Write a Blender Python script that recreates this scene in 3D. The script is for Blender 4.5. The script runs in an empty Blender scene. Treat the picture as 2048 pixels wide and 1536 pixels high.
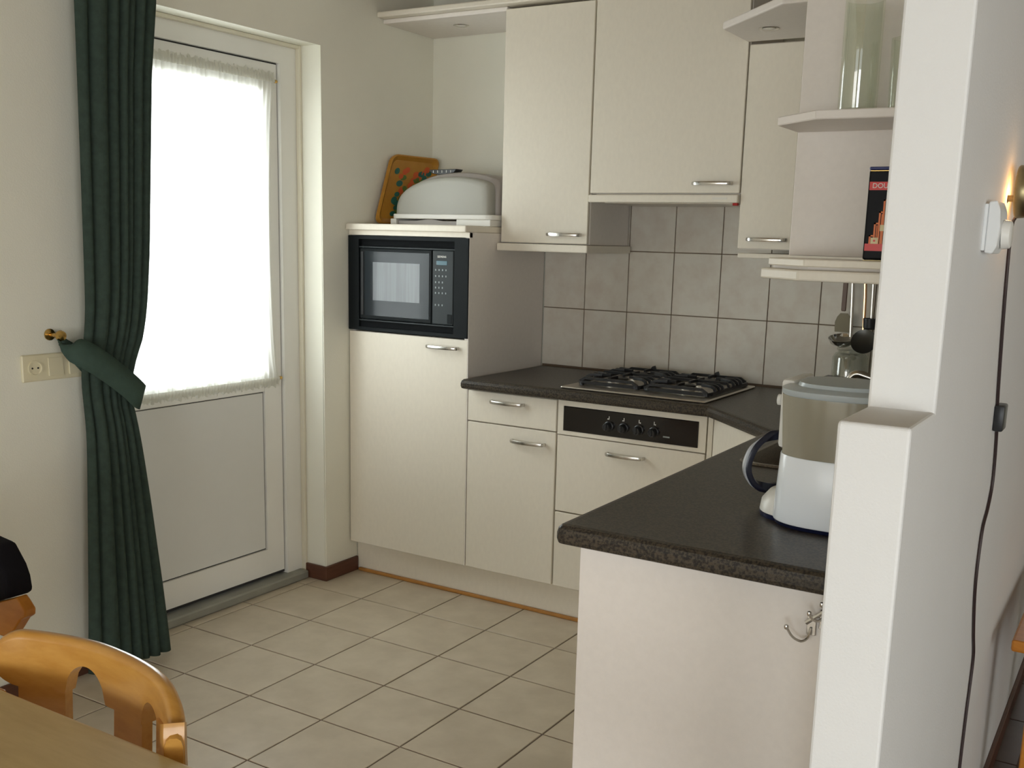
import bpy, bmesh, math, random
from mathutils import Vector, Matrix
from mathutils.geometry import tessellate_polygon
random.seed(7)
sc = bpy.context.scene
COL = sc.collection
PI = math.pi

# ---------------------------------------------------------------- camera
CAM = Vector((2.74796, -3.95371, 1.45316))
R_ = Vector((0.85180663, 0.52320185, 0.02617815))
U_ = Vector((-0.12017129, 0.14651872, 0.98188142))
F_ = Vector((-0.50988659, 0.83951896, -0.18767946))
cd = bpy.data.cameras.new('camera')
cam = bpy.data.objects.new('camera', cd)
COL.objects.link(cam)
m = Matrix((R_, U_, -F_)).transposed().to_4x4()
m.translation = CAM
cam.matrix_world = m
cd.sensor_width = 36.0
cd.lens = 36.0 * 2087.74 / 2048
cd.shift_x = -15.16 / 2048
cd.shift_y = 109.84 / 2048
cd.clip_start = 0.02
sc.camera = cam

# ---------------------------------------------------------------- world, exposure, lights
w = bpy.data.worlds.new('daylight')
sc.world = w
w.use_nodes = True
bg = w.node_tree.nodes['Background']
bg.inputs[0].default_value = (0.90, 0.95, 1.0, 1)
bg.inputs[1].default_value = 2.2
sc.view_settings.view_transform = 'Standard'
sc.view_settings.look = 'None'
sc.view_settings.gamma = 1.0
sc.view_settings.use_curve_mapping = False
sc.view_settings.exposure = 0.18
sc.cycles.max_bounces = 10
sc.cycles.diffuse_bounces = 6
sc.cycles.transparent_max_bounces = 16
sc.cycles.caustics_reflective = False
sc.cycles.caustics_refractive = False
sc.cycles.sample_clamp_indirect = 4.0
sc.cycles.use_denoising = True


def area(name, loc, aim, sx, sy, watts, col):
    l = bpy.data.lights.new(name, 'AREA')
    l.shape = 'RECTANGLE'
    l.size = sx
    l.size_y = sy
    l.energy = watts
    l.color = col
    o = bpy.data.objects.new(name, l)
    COL.objects.link(o)
    o.location = loc
    o.rotation_euler = (Vector(aim) - Vector(loc)).to_track_quat('-Z', 'Y').to_euler()
    return o


YBL = -8.12
# daylight coming in at the living room windows behind the camera, and at the glazed door
area('window_daylight', (1.2, YBL, 1.05), (1.2, YBL + 2.0, -1.2), 1.9, 1.8, 48, (1.0, 0.97, 0.92))
area('window_daylight', (3.9, YBL, 1.05), (3.75, YBL + 2.0, -1.2), 1.9, 1.8, 90, (0.92, 0.97, 1.0))
area('side_fill', (5.64, -5.2, 1.2), (1.5, -3.4, 0.8), 1.7, 1.6, 58, (1.0, 0.97, 0.92))  # added fill from the unseen side, lifts the partition's living side and left wall
area('door_daylight', (-0.47, -1.25, 1.46), (2, -1.25, 1.2), 0.62, 1.1, 20, (0.95, 0.98, 1.0))


# ---------------------------------------------------------------- materials
def node(nt, t, **kw):
    n = nt.nodes.new(t)
    for k, v in kw.items():
        if k in n.inputs.keys():
            n.inputs[k].default_value = v
        else:
            setattr(n, k, v)
    return n


def mat(name, col, rough=0.5, metal=0.0, spec=0.5, var=0.0, vscale=8.0, col2=None, bump=0.0, bscale=200.0,
        coat=0.0, trans=0.0, ior=1.45, emit=None, stretch=None, contrast=None, rand=False, detail=4.0):
    M = bpy.data.materials.new(name)
    M.use_nodes = True
    nt = M.node_tree
    p = nt.nodes['Principled BSDF']
    p.inputs['Base Color'].default_value = (*col, 1)
    p.inputs['Roughness'].default_value = rough
    p.inputs['Metallic'].default_value = metal
    p.inputs['Specular IOR Level'].default_value = spec
    p.inputs['Coat Weight'].default_value = coat
    p.inputs['Coat Roughness'].default_value = 0.08
    p.inputs['Transmission Weight'].default_value = trans
    p.inputs['IOR'].default_value = ior
    if emit:
        p.inputs['Emission Color'].default_value = (*emit[0], 1)
        p.inputs['Emission Strength'].default_value = emit[1]
    tc = node(nt, 'ShaderNodeTexCoord')
    mp = node(nt, 'ShaderNodeMapping')
    nt.links.new(tc.outputs['Object'], mp.inputs['Vector'])
    if stretch:
        mp.inputs['Scale'].default_value = stretch
    if rand:
        oi = node(nt, 'ShaderNodeObjectInfo')
        mu = node(nt, 'ShaderNodeMath', operation='MULTIPLY')
        mu.inputs[1].default_value = 37.0
        nt.links.new(oi.outputs['Random'], mu.inputs[0])
        cb = node(nt, 'ShaderNodeCombineXYZ')
        for k in range(3):
            nt.links.new(mu.outputs[0], cb.inputs[k])
        nt.links.new(cb.outputs[0], mp.inputs['Location'])
    if var > 0 or col2:
        nz = node(nt, 'ShaderNodeTexNoise', Scale=vscale, Detail=detail, Roughness=0.6)
        nt.links.new(mp.outputs[0], nz.inputs['Vector'])
        rp = node(nt, 'ShaderNodeValToRGB')
        c2 = col2 if col2 else tuple(c * (1 - var) for c in col)
        rp.color_ramp.elements[0].color = (*c2, 1)
        rp.color_ramp.elements[1].color = (*col, 1)
        lo, hi = contrast if contrast else (0.35, 0.65)
        rp.color_ramp.elements[0].position = lo
        rp.color_ramp.elements[1].position = hi
        nt.links.new(nz.outputs['Fac'], rp.inputs[0])
        nt.links.new(rp.outputs[0], p.inputs['Base Color'])
    if bump > 0:
        nb = node(nt, 'ShaderNodeTexNoise', Scale=bscale, Detail=3.0)
        nt.links.new(mp.outputs[0], nb.inputs['Vector'])
        bp = node(nt, 'ShaderNodeBump', Strength=bump, Distance=0.002)
        nt.links.new(nb.outputs['Fac'], bp.inputs['Height'])
        nt.links.new(bp.outputs[0], p.inputs['Normal'])
    return M


def thin_mat(name, kinds):
    """mix of simple closures: list of (shader type, colour, weight, roughness)"""
    M = bpy.data.materials.new(name)
    M.use_nodes = True
    nt = M.node_tree
    nt.nodes.remove(nt.nodes['Principled BSDF'])
    out = nt.nodes['Material Output']
    cur, tot = None, 0.0
    for t, c, wt, rg in kinds:
        n = nt.nodes.new(t)
        n.inputs['Color'].default_value = (*c, 1)
        if 'Roughness' in n.inputs.keys() and rg is not None:
            n.inputs['Roughness'].default_value = rg
        if cur is None:
            cur, tot = n, wt
        else:
            mx = nt.nodes.new('ShaderNodeMixShader')
            tot += wt
            mx.inputs[0].default_value = wt / tot
            nt.links.new(cur.outputs[0], mx.inputs[1])
            nt.links.new(n.outputs[0], mx.inputs[2])
            cur = mx
    nt.links.new(cur.outputs[0], out.inputs['Surface'])
    return M


WALLP = mat('partition_plaster', (0.80, 0.805, 0.805), 0.92, spec=0.15, var=0.02, vscale=3, bump=0.3, bscale=260)
WALL = mat('wall_plaster', (0.80, 0.785, 0.69), 0.92, spec=0.15, var=0.03, vscale=3, bump=0.25, bscale=260)
CEIL = mat('wooden_ceiling', (0.40, 0.31, 0.19), 0.8, spec=0.2, var=0.2, vscale=6, stretch=(1, 9, 1))
CAB = mat('cream_laminate', (0.78, 0.725, 0.625), 0.42, spec=0.4, var=0.035, vscale=70, bump=0.04, bscale=400, stretch=(1, 1, 0.5))
CABP = mat('pale_laminate', (0.80, 0.75, 0.705), 0.5, spec=0.3, var=0.03, vscale=60)
CARC = mat('carcass_board', (0.55, 0.50, 0.43), 0.6, spec=0.2, var=0.03)
PVC = mat('white_plastic_frame', (0.80, 0.79, 0.745), 0.35, spec=0.4, var=0.015)
TRIMB = mat('beige_trim', (0.70, 0.655, 0.53), 0.6, var=0.03)
PANEL = mat('door_panel_grey', (0.70, 0.70, 0.67), 0.45, spec=0.4, var=0.02)
GASK = mat('black_gasket', (0.03, 0.03, 0.03), 0.6)
GROUT = mat('floor_grout', (0.23, 0.18, 0.155), 0.9, var=0.1)
FTILE = mat('floor_tile_beige', (0.615, 0.535, 0.42), 0.34, spec=0.45, col2=(0.53, 0.455, 0.35), vscale=7, rand=True, bump=0.04, bscale=60)
WGROUT = mat('wall_grout', (0.17, 0.12, 0.08), 0.9, var=0.1)
WTILE = mat('wall_tile_cream', (0.66, 0.62, 0.545), 0.10, spec=0.6, col2=(0.60, 0.535, 0.46), vscale=14, rand=True, contrast=(0.3, 0.6))
DARKF = mat('dark_floor_tile', (0.10, 0.06, 0.045), 0.45, var=0.3, vscale=6, rand=True)
SKIRT = mat('brown_skirting', (0.115, 0.045, 0.025), 0.5, var=0.25, vscale=12, stretch=(1, 1, 6))
WTOP = mat('worktop_laminate', (0.078, 0.062, 0.045), 0.32, spec=0.3, col2=(0.022, 0.020, 0.018), vscale=190, contrast=(0.40, 0.60), detail=2.5)
CHROME = mat('brushed_chrome', (0.62, 0.60, 0.57), 0.22, 1.0)
STEEL = mat('stainless_steel', (0.60, 0.555, 0.49), 0.33, 1.0, var=0.05, vscale=5)
MIRR = mat('polished_steel', (0.72, 0.72, 0.72), 0.08, 1.0)
BRASS = mat('brass', (0.62, 0.40, 0.13), 0.25, 1.0)
OLDBR = mat('aged_brass', (0.40, 0.33, 0.18), 0.38, 1.0, var=0.3, vscale=20)
BLK = mat('black_plastic', (0.018, 0.019, 0.021), 0.35, spec=0.5)
BLKM = mat('black_matte', (0.022, 0.025, 0.027), 0.55, spec=0.35)
BLKD = mat('dull_black', (0.008, 0.009, 0.010), 0.8, spec=0.08)
MWF = mat('microwave_black', (0.010, 0.0125, 0.014), 0.55, spec=0.12)
MWP = mat('microwave_panel', (0.026, 0.032, 0.035), 0.4, spec=0.22)
GLS = mat('microwave_glass', (0.020, 0.026, 0.031), 0.10, spec=0.28, ior=1.45, coat=0.0)
IRON = mat('cast_iron_enamel', (0.012, 0.012, 0.013), 0.42, spec=0.45)
SCRN = mat('screen_glass', (0.17, 0.185, 0.20), 0.08, spec=0.4, var=0.22, vscale=5, stretch=(14, 1, 0.4))
HOBP = mat('hob_panel_black', (0.012, 0.010, 0.009), 0.13, spec=0.55)
MARK = mat('white_print', (0.75, 0.74, 0.70), 0.5)
MARKD = mat('grey_print', (0.30, 0.34, 0.35), 0.5)
LCD = mat('blue_display', (0.035, 0.11, 0.15), 0.2)
CURT = mat('green_curtain_cloth', (0.046, 0.068, 0.055), 0.85, spec=0.15, var=0.2, vscale=40, bump=0.3, bscale=700)
TIEM = mat('green_tieback_cloth', (0.052, 0.085, 0.068), 0.75, spec=0.2, var=0.12, vscale=40, bump=0.3, bscale=700)
SHEER = thin_mat('sheer_voile', [('ShaderNodeBsdfTranslucent', (0.95, 0.95, 0.92), 0.5, None),
                                 ('ShaderNodeBsdfDiffuse', (0.85, 0.85, 0.80), 0.2, 1.0),
                                 ('ShaderNodeBsdfTransparent', (1, 1, 1), 0.3, None)])
PANE = thin_mat('window_glass', [('ShaderNodeBsdfTransparent', (0.96, 0.98, 0.97), 0.93, None),
                                 ('ShaderNodeBsdfGlossy', (1, 1, 1), 0.07, 0.02)])
GLASS = mat('clear_glass', (0.93, 0.97, 0.93), 0.02, spec=0.5, trans=1.0, ior=1.45)
VASE = thin_mat('vase_glass', [('ShaderNodeBsdfTransparent', (0.945, 0.962, 0.925), 0.84, None),
                               ('ShaderNodeBsdfGlossy', (1, 1, 1), 0.10, 0.03),
                               ('ShaderNodeBsdfDiffuse', (0.62, 0.65, 0.56), 0.07, 1.0)])
JARG = thin_mat('jar_glass', [('ShaderNodeBsdfTransparent', (0.90, 0.91, 0.88), 0.82, None),
                              ('ShaderNodeBsdfGlossy', (1, 1, 1), 0.12, 0.03),
                              ('ShaderNodeBsdfDiffuse', (0.6, 0.6, 0.55), 0.06, 1.0)])
TANK = thin_mat('smoky_tank_plastic', [('ShaderNodeBsdfTransparent', (0.50, 0.47, 0.38), 0.25, None),
                                       ('ShaderNodeBsdfDiffuse', (0.46, 0.43, 0.34), 0.66, 1.0),
                                       ('ShaderNodeBsdfGlossy', (1, 1, 1), 0.06, 0.12)])
LIDM = mat('frosted_blue_lid', (0.46, 0.51, 0.53), 0.3, spec=0.5)
WPL = mat('white_appliance_plastic', (0.88, 0.92, 0.97), 0.22, spec=0.5)
WPLW = mat('warm_white_plastic', (0.80, 0.79, 0.75), 0.35, spec=0.4)
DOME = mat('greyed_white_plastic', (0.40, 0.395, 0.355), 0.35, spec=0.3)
NAVY = mat('navy_plastic', (0.012, 0.016, 0.05), 0.3)
SILV = mat('silver_plastic', (0.55, 0.57, 0.60), 0.35, metal=0.5)
OAK = mat('honey_varnished_wood', (0.62, 0.325, 0.075), 0.28, spec=0.5, col2=(0.53, 0.255, 0.05), vscale=9, stretch=(0.8, 5, 5), coat=0.25)
ORNG = mat('orange_varnished_wood', (0.55, 0.22, 0.03), 0.32, spec=0.5, col2=(0.44, 0.155, 0.016), vscale=9, stretch=(1, 5, 3))
TABW = mat('pale_table_wood', (0.60, 0.44, 0.19), 0.42, spec=0.4, col2=(0.54, 0.385, 0.16), vscale=10, stretch=(1, 7, 1))
STRIPW = mat('orange_floor_strip', (0.46, 0.21, 0.05), 0.45, var=0.2, vscale=20)
GARM = mat('black_cloth', (0.010, 0.009, 0.011), 0.9, spec=0.1, bump=0.2, bscale=500)
TRAYM = mat('ochre_tray_lacquer', (0.50, 0.245, 0.035), 0.35, col2=(0.43, 0.195, 0.025), vscale=8, spec=0.4)
TEAL = mat('teal_paint', (0.02, 0.13, 0.10), 0.5)
LEAFG = mat('leaf_green_paint', (0.10, 0.17, 0.03), 0.5)
REDP = mat('orange_red_paint', (0.60, 0.10, 0.02), 0.5)
CREAMS = mat('cream_socket_plastic', (0.72, 0.66, 0.47), 0.35, spec=0.45)
LENS = mat('frosted_lens', (0.75, 0.73, 0.68), 0.25)
THERM = mat('thermostat_plastic', (0.78, 0.80, 0.81), 0.4)
TINB = mat('tin_black', (0.008, 0.008, 0.010), 0.45, spec=0.15)
TINR = mat('tin_red', (0.62, 0.03, 0.025), 0.35)
TINO = mat('tin_orange', (0.68, 0.16, 0.03), 0.4)
TINC = mat('tin_cream', (0.70, 0.60, 0.36), 0.5)
TINBL = mat('tin_blue_edge', (0.03, 0.04, 0.16), 0.3)
REDS = mat('red_switch', (0.35, 0.01, 0.01), 0.3)
HEDGE = mat('garden_leaves', (0.10, 0.16, 0.03), 0.8, var=0.5, vscale=10)
PAVE = mat('garden_paving', (0.55, 0.53, 0.48), 0.9, var=0.15)
BULB = mat('lamp_bulb', (1, 0.7, 0.4), 0.5, emit=((1.0, 0.55, 0.2), 1.5))


# ---------------------------------------------------------------- builders
def thing(name, label, cat, loc=(0, 0, 0), rotz=0.0, group=None):
    o = bpy.data.objects.new(name, None)
    o.empty_display_size = 0.05
    COL.objects.link(o)
    o.location = loc
    o.rotation_euler = (0, 0, rotz)
    o['label'] = label
    o['category'] = cat
    if group:
        o['group'] = group
    return o


def tag(o, label, cat, group=None):
    o['label'] = label
    o['category'] = cat
    if group:
        o['group'] = group
    return o


def root_matrix(p):
    while p.parent:
        p = p.parent
    return Matrix.Translation(p.location) @ p.rotation_euler.to_matrix().to_4x4()


def obj(name, bm, mt, parent=None, smooth=False, local=False, label=None):
    """link a bmesh (world coordinates unless local) as one mesh object"""
    if parent is not None and not local:
        bm.transform(root_matrix(parent).inverted())
    bmesh.ops.recalc_face_normals(bm, faces=bm.faces)
    me = bpy.data.meshes.new(name)
    bm.to_mesh(me)
    bm.free()
    for q in (mt if isinstance(mt, (list, tuple)) else [mt]):
        me.materials.append(q)
    if smooth:
        me.polygons.foreach_set('use_smooth', [True] * len(me.polygons))
        try:
            me.set_sharp_from_angle(angle=math.radians(40))
        except Exception:
            pass
    o = bpy.data.objects.new(name, me)
    COL.objects.link(o)
    if parent is not None:
        o.parent = parent
    if label:
        o['label'] = label
    return o


def struct(name, bm, mt, parent=None, smooth=False):
    o = obj(name, bm, mt, parent, smooth)
    if smooth:
        o.modifiers.new('flat_faces', 'WEIGHTED_NORMAL').keep_sharp = True
    if parent is None:
        o['kind'] = 'structure'
    return o


def new():
    return bmesh.new()


def box(bm, x0, x1, y0, y1, z0, z1, bev=0.0, seg=1, mi=0):
    t = bmesh.new()
    vs = [t.verts.new(c) for c in ((x0, y0, z0), (x1, y0, z0), (x1, y1, z0), (x0, y1, z0),
                                   (x0, y0, z1), (x1, y0, z1), (x1, y1, z1), (x0, y1, z1))]
    for f in ((0, 3, 2, 1), (4, 5, 6, 7), (0, 1, 5, 4), (1, 2, 6, 5), (2, 3, 7, 6), (3, 0, 4, 7)):
        t.faces.new([vs[k] for k in f])
    if bev > 0:
        bmesh.ops.bevel(t, geom=list(t.edges), offset=bev, segments=seg, profile=0.5, affect='EDGES')
    for f in t.faces:
        f.material_index = mi
    merge(bm, t)
    return bm


def merge(bm, t, M=None):
    if M is not None:
        t.transform(M)
    vm = {}
    for v in t.verts:
        vm[v] = bm.verts.new(v.co)
    for f in t.faces:
        try:
            nf = bm.faces.new([vm[v] for v in f.verts])
            nf.material_index = f.material_index
            nf.smooth = f.smooth
        except ValueError:
            pass
    t.free()


def B(x0, x1, y0, y1, z0, z1, bev=0.0, seg=1):
    return box(new(), x0, x1, y0, y1, z0, z1, bev, seg)


def prism(bm, poly, z0, z1, bev=0.0, seg=1, axis='z', mi=0):
    """extrude a polygon; axis tells which world axis z0/z1 run along. poly in the two others, in order"""
    t = bmesh.new()

    def co(a, b, c):
        return {'z': (a, b, c), 'y': (a, c, b), 'x': (c, a, b)}[axis]
    lo = [t.verts.new(co(a, b, z0)) for a, b in poly]
    hi = [t.verts.new(co(a, b, z1)) for a, b in poly]
    n = len(poly)
    t.faces.new(lo)
    t.faces.new(hi)
    for k in range(n):
        t.faces.new((lo[k], lo[(k + 1) % n], hi[(k + 1) % n], hi[k]))
    bmesh.ops.recalc_face_normals(t, faces=t.faces)
    if bev > 0:
        bmesh.ops.bevel(t, geom=list(t.edges), offset=bev, segments=seg, profile=0.5, affect='EDGES')
    for f in t.faces:
        f.material_index = mi
    merge(bm, t)
    return bm


def lathe(bm, prof, c=(0, 0, 0), seg=32, axis='z', sx=1.0, sy=1.0, mi=0):
    """profile of (r, h) spun about an axis through c"""
    rings = []
    for r, h in prof:
        ring = []
        for k in range(seg):
            a = 2 * PI * k / seg
            u, v = r * math.cos(a) * sx, r * math.sin(a) * sy
            p = {'z': (u, v, h), 'y': (u, h, v), 'x': (h, u, v)}[axis]
            ring.append(bm.verts.new((c[0] + p[0], c[1] + p[1], c[2] + p[2])))
        rings.append(ring)
    for a, b in zip(rings, rings[1:]):
        for k in range(seg):
            f = bm.faces.new((a[k], a[(k + 1) % seg], b[(k + 1) % seg], b[k]))
            f.material_index = mi
    for ring, r in ((rings[0], prof[0][0]), (rings[-1], prof[-1][0])):
        if r > 1e-5:
            f = bm.faces.new(ring)
            f.material_index = mi
    bmesh.ops.remove_doubles(bm, verts=[v for r in rings for v in r], dist=1e-6)
    return bm


def sweep(bm, pts, sec, up=(0, 0, 1), cap=True, scale=None, mi=0):
    pts = [Vector(p) for p in pts]
    up = Vector(up)
    rings = []
    n = len(pts)
    for k, p in enumerate(pts):
        t = (pts[min(k + 1, n - 1)] - pts[max(k - 1, 0)]).normalized()
        s = t.cross(up)
        if s.length < 1e-4:
            s = t.cross(Vector((0.3, 1, 0.1)))
        s.normalize()
        u = s.cross(t).normalized()
        q = scale[k] if scale else 1.0
        rings.append([bm.verts.new(p + s * a * q + u * b * q) for a, b in sec])
    m_ = len(sec)
    for a, b in zip(rings, rings[1:]):
        for k in range(m_):
            f = bm.faces.new((a[k], a[(k + 1) % m_], b[(k + 1) % m_], b[k]))
            f.material_index = mi
    if cap:
        for ring in (rings[0], rings[-1]):
            f = bm.faces.new(ring)
            f.material_index = mi
    return bm


def circ(r, n=10, ry=None):
    return [(r * math.cos(2 * PI * k / n), (ry or r) * math.sin(2 * PI * k / n)) for k in range(n)]


def tube(bm, pts, r, n=10, up=(0, 0, 1), scale=None, mi=0):
    return sweep(bm, pts, circ(r, n), up, True, scale, mi)


def spline(pts, n=8):
    """Catmull-Rom through points"""
    P = [Vector(p) for p in pts]
    out = []
    for k in range(len(P) - 1):
        a, b, c, d = P[max(k - 1, 0)], P[k], P[k + 1], P[min(k + 2, len(P) - 1)]
        for j in range(n):
            t = j / n
            out.append(0.5 * ((2 * b) + (c - a) * t + (2 * a - 5 * b + 4 * c - d) * t * t + (3 * b - a - 3 * c + d) * t ** 3))
    out.append(P[-1])
    return out


def text_bm(body, size, depth=0.0004, align='CENTER'):
    """flat lettering in the xz plane facing -y, centred on the origin"""
    c = bpy.data.curves.new('lettering', 'FONT')
    c.body = body
    c.size = size
    c.extrude = depth
    c.align_x = align
    c.align_y = 'CENTER'
    o = bpy.data.objects.new('lettering', c)
    COL.objects.link(o)
    bpy.context.view_layer.update()
    me = o.evaluated_get(bpy.context.evaluated_depsgraph_get()).to_mesh()
    t = bmesh.new()
    t.from_mesh(me)
    bpy.data.objects.remove(o)
    bpy.data.curves.remove(c)
    t.transform(Matrix.Rotation(PI / 2, 4, 'X'))
    return t


def handle(parent, xc, z, yf, wd=0.145):
    """bowed chrome bar handle on a front facing -y"""
    bm = new()
    h = wd / 2
    arc = [(xc - h, yf - 0.001, z), (xc - h, yf - 0.014, z), (xc - h + 0.006, yf - 0.021, z)]
    for k in range(1, 12):
        s = -1 + 2 * k / 12
        arc.append((xc + s * (h - 0.006), yf - 0.021 - 0.009 * (1 - s * s), z))
    arc += [(xc + h - 0.006, yf - 0.021, z), (xc + h, yf - 0.014, z), (xc + h, yf - 0.001, z)]
    sweep(bm, arc, [(-0.0035, -0.006), (0.0035, -0.006), (0.005, 0), (0.0035, 0.006), (-0.0035, 0.006), (-0.005, 0)])
    return obj('handle', bm, CHROME, parent, smooth=True)


# ---------------------------------------------------------------- setting: floor
XW = 2.38          # kitchen side of the partition
XV = 2.479         # living side of the partition
YB = -8.2
fl = struct('floor', B(-0.62, 6.0, YB - 0.3, 1.8, -0.12, -0.0035), GROUT)
FS = 0.3025
FX, FY = 0.1081, -0.8172


def tile_mesh(name, w_, h_, d, bev, mt):
    bm = B(-w_ / 2, w_ / 2, -h_ / 2, h_ / 2, -d, 0, 0)
    bmesh.ops.bevel(bm, geom=[e for e in bm.edges if all(v.co.z > -1e-6 for v in e.verts)], offset=bev, segments=1, affect='EDGES')
    me = bpy.data.meshes.new(name)
    bm.to_mesh(me)
    bm.free()
    me.materials.append(mt)
    return me


FT = tile_mesh('floor_tile', FS - 0.006, FS - 0.006, 0.008, 0.0012, FTILE)
for i in range(-2, 7):
    for j in range(-2, 25):
        x0, x1 = FX + i * FS, FX + (i + 1) * FS
        y0, y1 = FY - (j + 1) * FS, FY - j * FS
        if x0 > XV or x0 < -0.2 and not (-1.95 < (y0 + y1) / 2 < -0.6):
            continue
        t = bpy.data.objects.new('floor_tile', FT)
        COL.objects.link(t)
        t.parent = fl
        t.location = ((x0 + x1) / 2, (y0 + y1) / 2, random.uniform(-0.0003, 0))
DT = tile_mesh('dark_tile', 0.32, 0.32, 0.008, 0.0015, DARKF)
for i in range(0, 11):
    for j in range(0, 29):
        t = bpy.data.objects.new('dark_floor_tile', DT)
        COL.objects.link(t)
        t.parent = fl
        t.location = (FX + 7 * FS + 0.162 + i * 0.325, 1.3 - j * 0.325, 0)

# ---------------------------------------------------------------- setting: walls
ZC = 2.52
YD0, YD1 = -1.80, -0.728      # door opening along the left wall
XL = -0.16
ZD = 2.178


def ring_prism(bm, outer, inner, z0, z1, axis):
    """picture-frame solid between two polygons with the same number of corners"""
    def co(a, b, c):
        return {'z': (a, b, c), 'y': (a, c, b), 'x': (c, a, b)}[axis]
    n = len(outer)
    L = [[bm.verts.new(co(a, b, z)) for a, b in p] for p, z in ((outer, z0), (outer, z1), (inner, z1), (inner, z0))]
    for i in range(4):
        a, b = L[i], L[(i + 1) % 4]
        for k in range(n):
            bm.faces.new((a[k], a[(k + 1) % n], b[(k + 1) % n], b[k]))
    return bm


def rect(a0, a1, b0, b1):
    return [(a0, b0), (a1, b0), (a1, b1), (a0, b1)]


def frame_x(x0, x1, y0, y1, z0, z1, w_):
    return ring_prism(new(), rect(y0, y1, z0, z1), rect(y0 + w_, y1 - w_, z0 + w_, z1 - w_), x0, x1, 'x')


def frame_y(y0, y1, x0, x1, z0, z1, ins):
    l, r, b, t = ins
    return ring_prism(new(), rect(x0, x1, z0, z1), rect(x0 + l, x1 - r, z0 + b, z1 - t), y0, y1, 'y')


def wall_bm(*boxes):
    bm = new()
    for b in boxes:
        box(bm, *b)
    return bm


bm = new()
prism(bm, [(YB, 0), (YD0, 0), (YD0, ZD), (YD1, ZD), (YD1, 0), (0.30, 0), (0.30, ZC), (YB, ZC)], XL - 0.34, XL, axis='x')
es = [e for e in bm.edges if all(abs(v.co.x - XL) < 1e-6 for v in e.verts) and all(YD0 - 1e-4 <= v.co.y <= YD1 + 1e-4 and v.co.z < ZD + 1e-4 for v in e.verts)]
es = [e for e in es if not (abs(e.verts[0].co.z) < 1e-5 and abs(e.verts[1].co.z) < 1e-5)]
bmesh.ops.bevel(bm, geom=es, offset=0.005, segments=3, affect='EDGES')
struct('wall_left', bm, WALL)
wb = struct('wall_back', B(XL, XW + 0.0, 0.006, 0.30, 0, ZC), WALL)
# partition: tall part and lower end block, with softly rounded arrises
def inset(poly, d):
    n = len(poly)
    out = []
    for k in range(n):
        p0, p1, p2 = (Vector(poly[k - 1]), Vector(poly[k]), Vector(poly[(k + 1) % n]))
        a, b = (p1 - p0).normalized(), (p2 - p1).normalized()
        na, nb = Vector((-a.y, a.x)), Vector((-b.y, b.x))
        mt = (na + nb)
        mt = mt / max(mt.dot(na), 1e-6)
        out.append(p1 + mt * d)
    return out


def arc(cy_, cz_, r, a0, a1, n=4):
    return [(cy_ + r * math.cos(a0 + (a1 - a0) * k / n), cz_ + r * math.sin(a0 + (a1 - a0) * k / n)) for k in range(n + 1)]


pr_ = [(-2.495, -0.006), (0.30, -0.006), (0.30, ZC + 0.006), (-2.325, ZC + 0.006), (-2.325, 1.2165)] + arc(-2.495 + 0.007, 1.2165 - 0.007, 0.007, PI / 2, PI)
bm = new()
rings = []
for d_, x in ((0.0045, XW), (0.0014, XW + 0.0014), (0.0, XW + 0.0045), (0.0, XV - 0.0045), (0.0014, XV - 0.0014), (0.0045, XV)):
    rings.append([bm.verts.new((x, p.x, p.y)) for p in inset(pr_, d_)])
n = len(pr_)
for a, b in zip(rings, rings[1:]):
    for k in range(n):
        bm.faces.new((a[k], a[(k + 1) % n], b[(k + 1) % n], b[k]))
bm.faces.new(rings[0])
bm.faces.new(rings[-1])
wr = struct('wall_right', bm, WALLP)
struct('wall_far', B(XV, 6.0, 1.5, 1.8, 0, ZC), WALL)
ws_ = new()
for b in ((YB, -6.1, 0, ZC), (-4.3, 1.5, 0, ZC), (-6.1, -4.3, 0, 0.3), (-6.1, -4.3, 2.2, ZC)):
    box(ws_, 5.7, 6.0, b[0], b[1], b[2], b[3])
struct('wall_side', ws_, WALL)
f = frame_x(5.82, 5.88, -6.1, -4.3, 0.3, 2.2, 0.07)
wn = struct('window_4', f, PVC)  # invented window, put in only to go with the side fill lamp
obj('pane', B(5.845, 5.851, -6.03, -4.37, 0.37, 2.13), PANE, wn)
wf = new()
for b in ((XL, 0.25, 0, ZC), (2.15, 2.95, 0, ZC), (4.85, 5.7, 0, ZC), (0.25, 2.15, 0, 0.1), (2.95, 4.85, 0, 0.1), (0.25, 2.15, 2.2, ZC), (2.95, 4.85, 2.2, ZC)):
    box(wf, b[0], b[1], YB - 0.3, YB, b[2], b[3])
struct('wall_front', wf, WALL)
struct('ceiling', B(-0.5, 6.0, YB - 0.3, 1.8, ZC, ZC + 0.1), CEIL)
for n_, x0 in ((2, 0.25), (3, 2.95)):
    f = frame_y(YB - 0.18, YB - 0.12, x0, x0 + 1.9, 0.1, 2.2, (0.07, 0.07, 0.07, 0.07))
    wn = struct('window_%d' % n_, f, PVC)
    obj('mullion', B(x0 + 0.92, x0 + 0.98, YB - 0.18, YB - 0.12, 0.17, 2.13), PVC, wn)
    obj('pane', B(x0 + 0.07, x0 + 0.92, YB - 0.155, YB - 0.149, 0.17, 2.13), PANE, wn)
    obj('pane', B(x0 + 0.98, x0 + 1.83, YB - 0.155, YB - 0.149, 0.17, 2.13), PANE, wn)
struct('ground_outside', B(-9, -0.62, -9, 6, -0.25, -0.06), PAVE)

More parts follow.
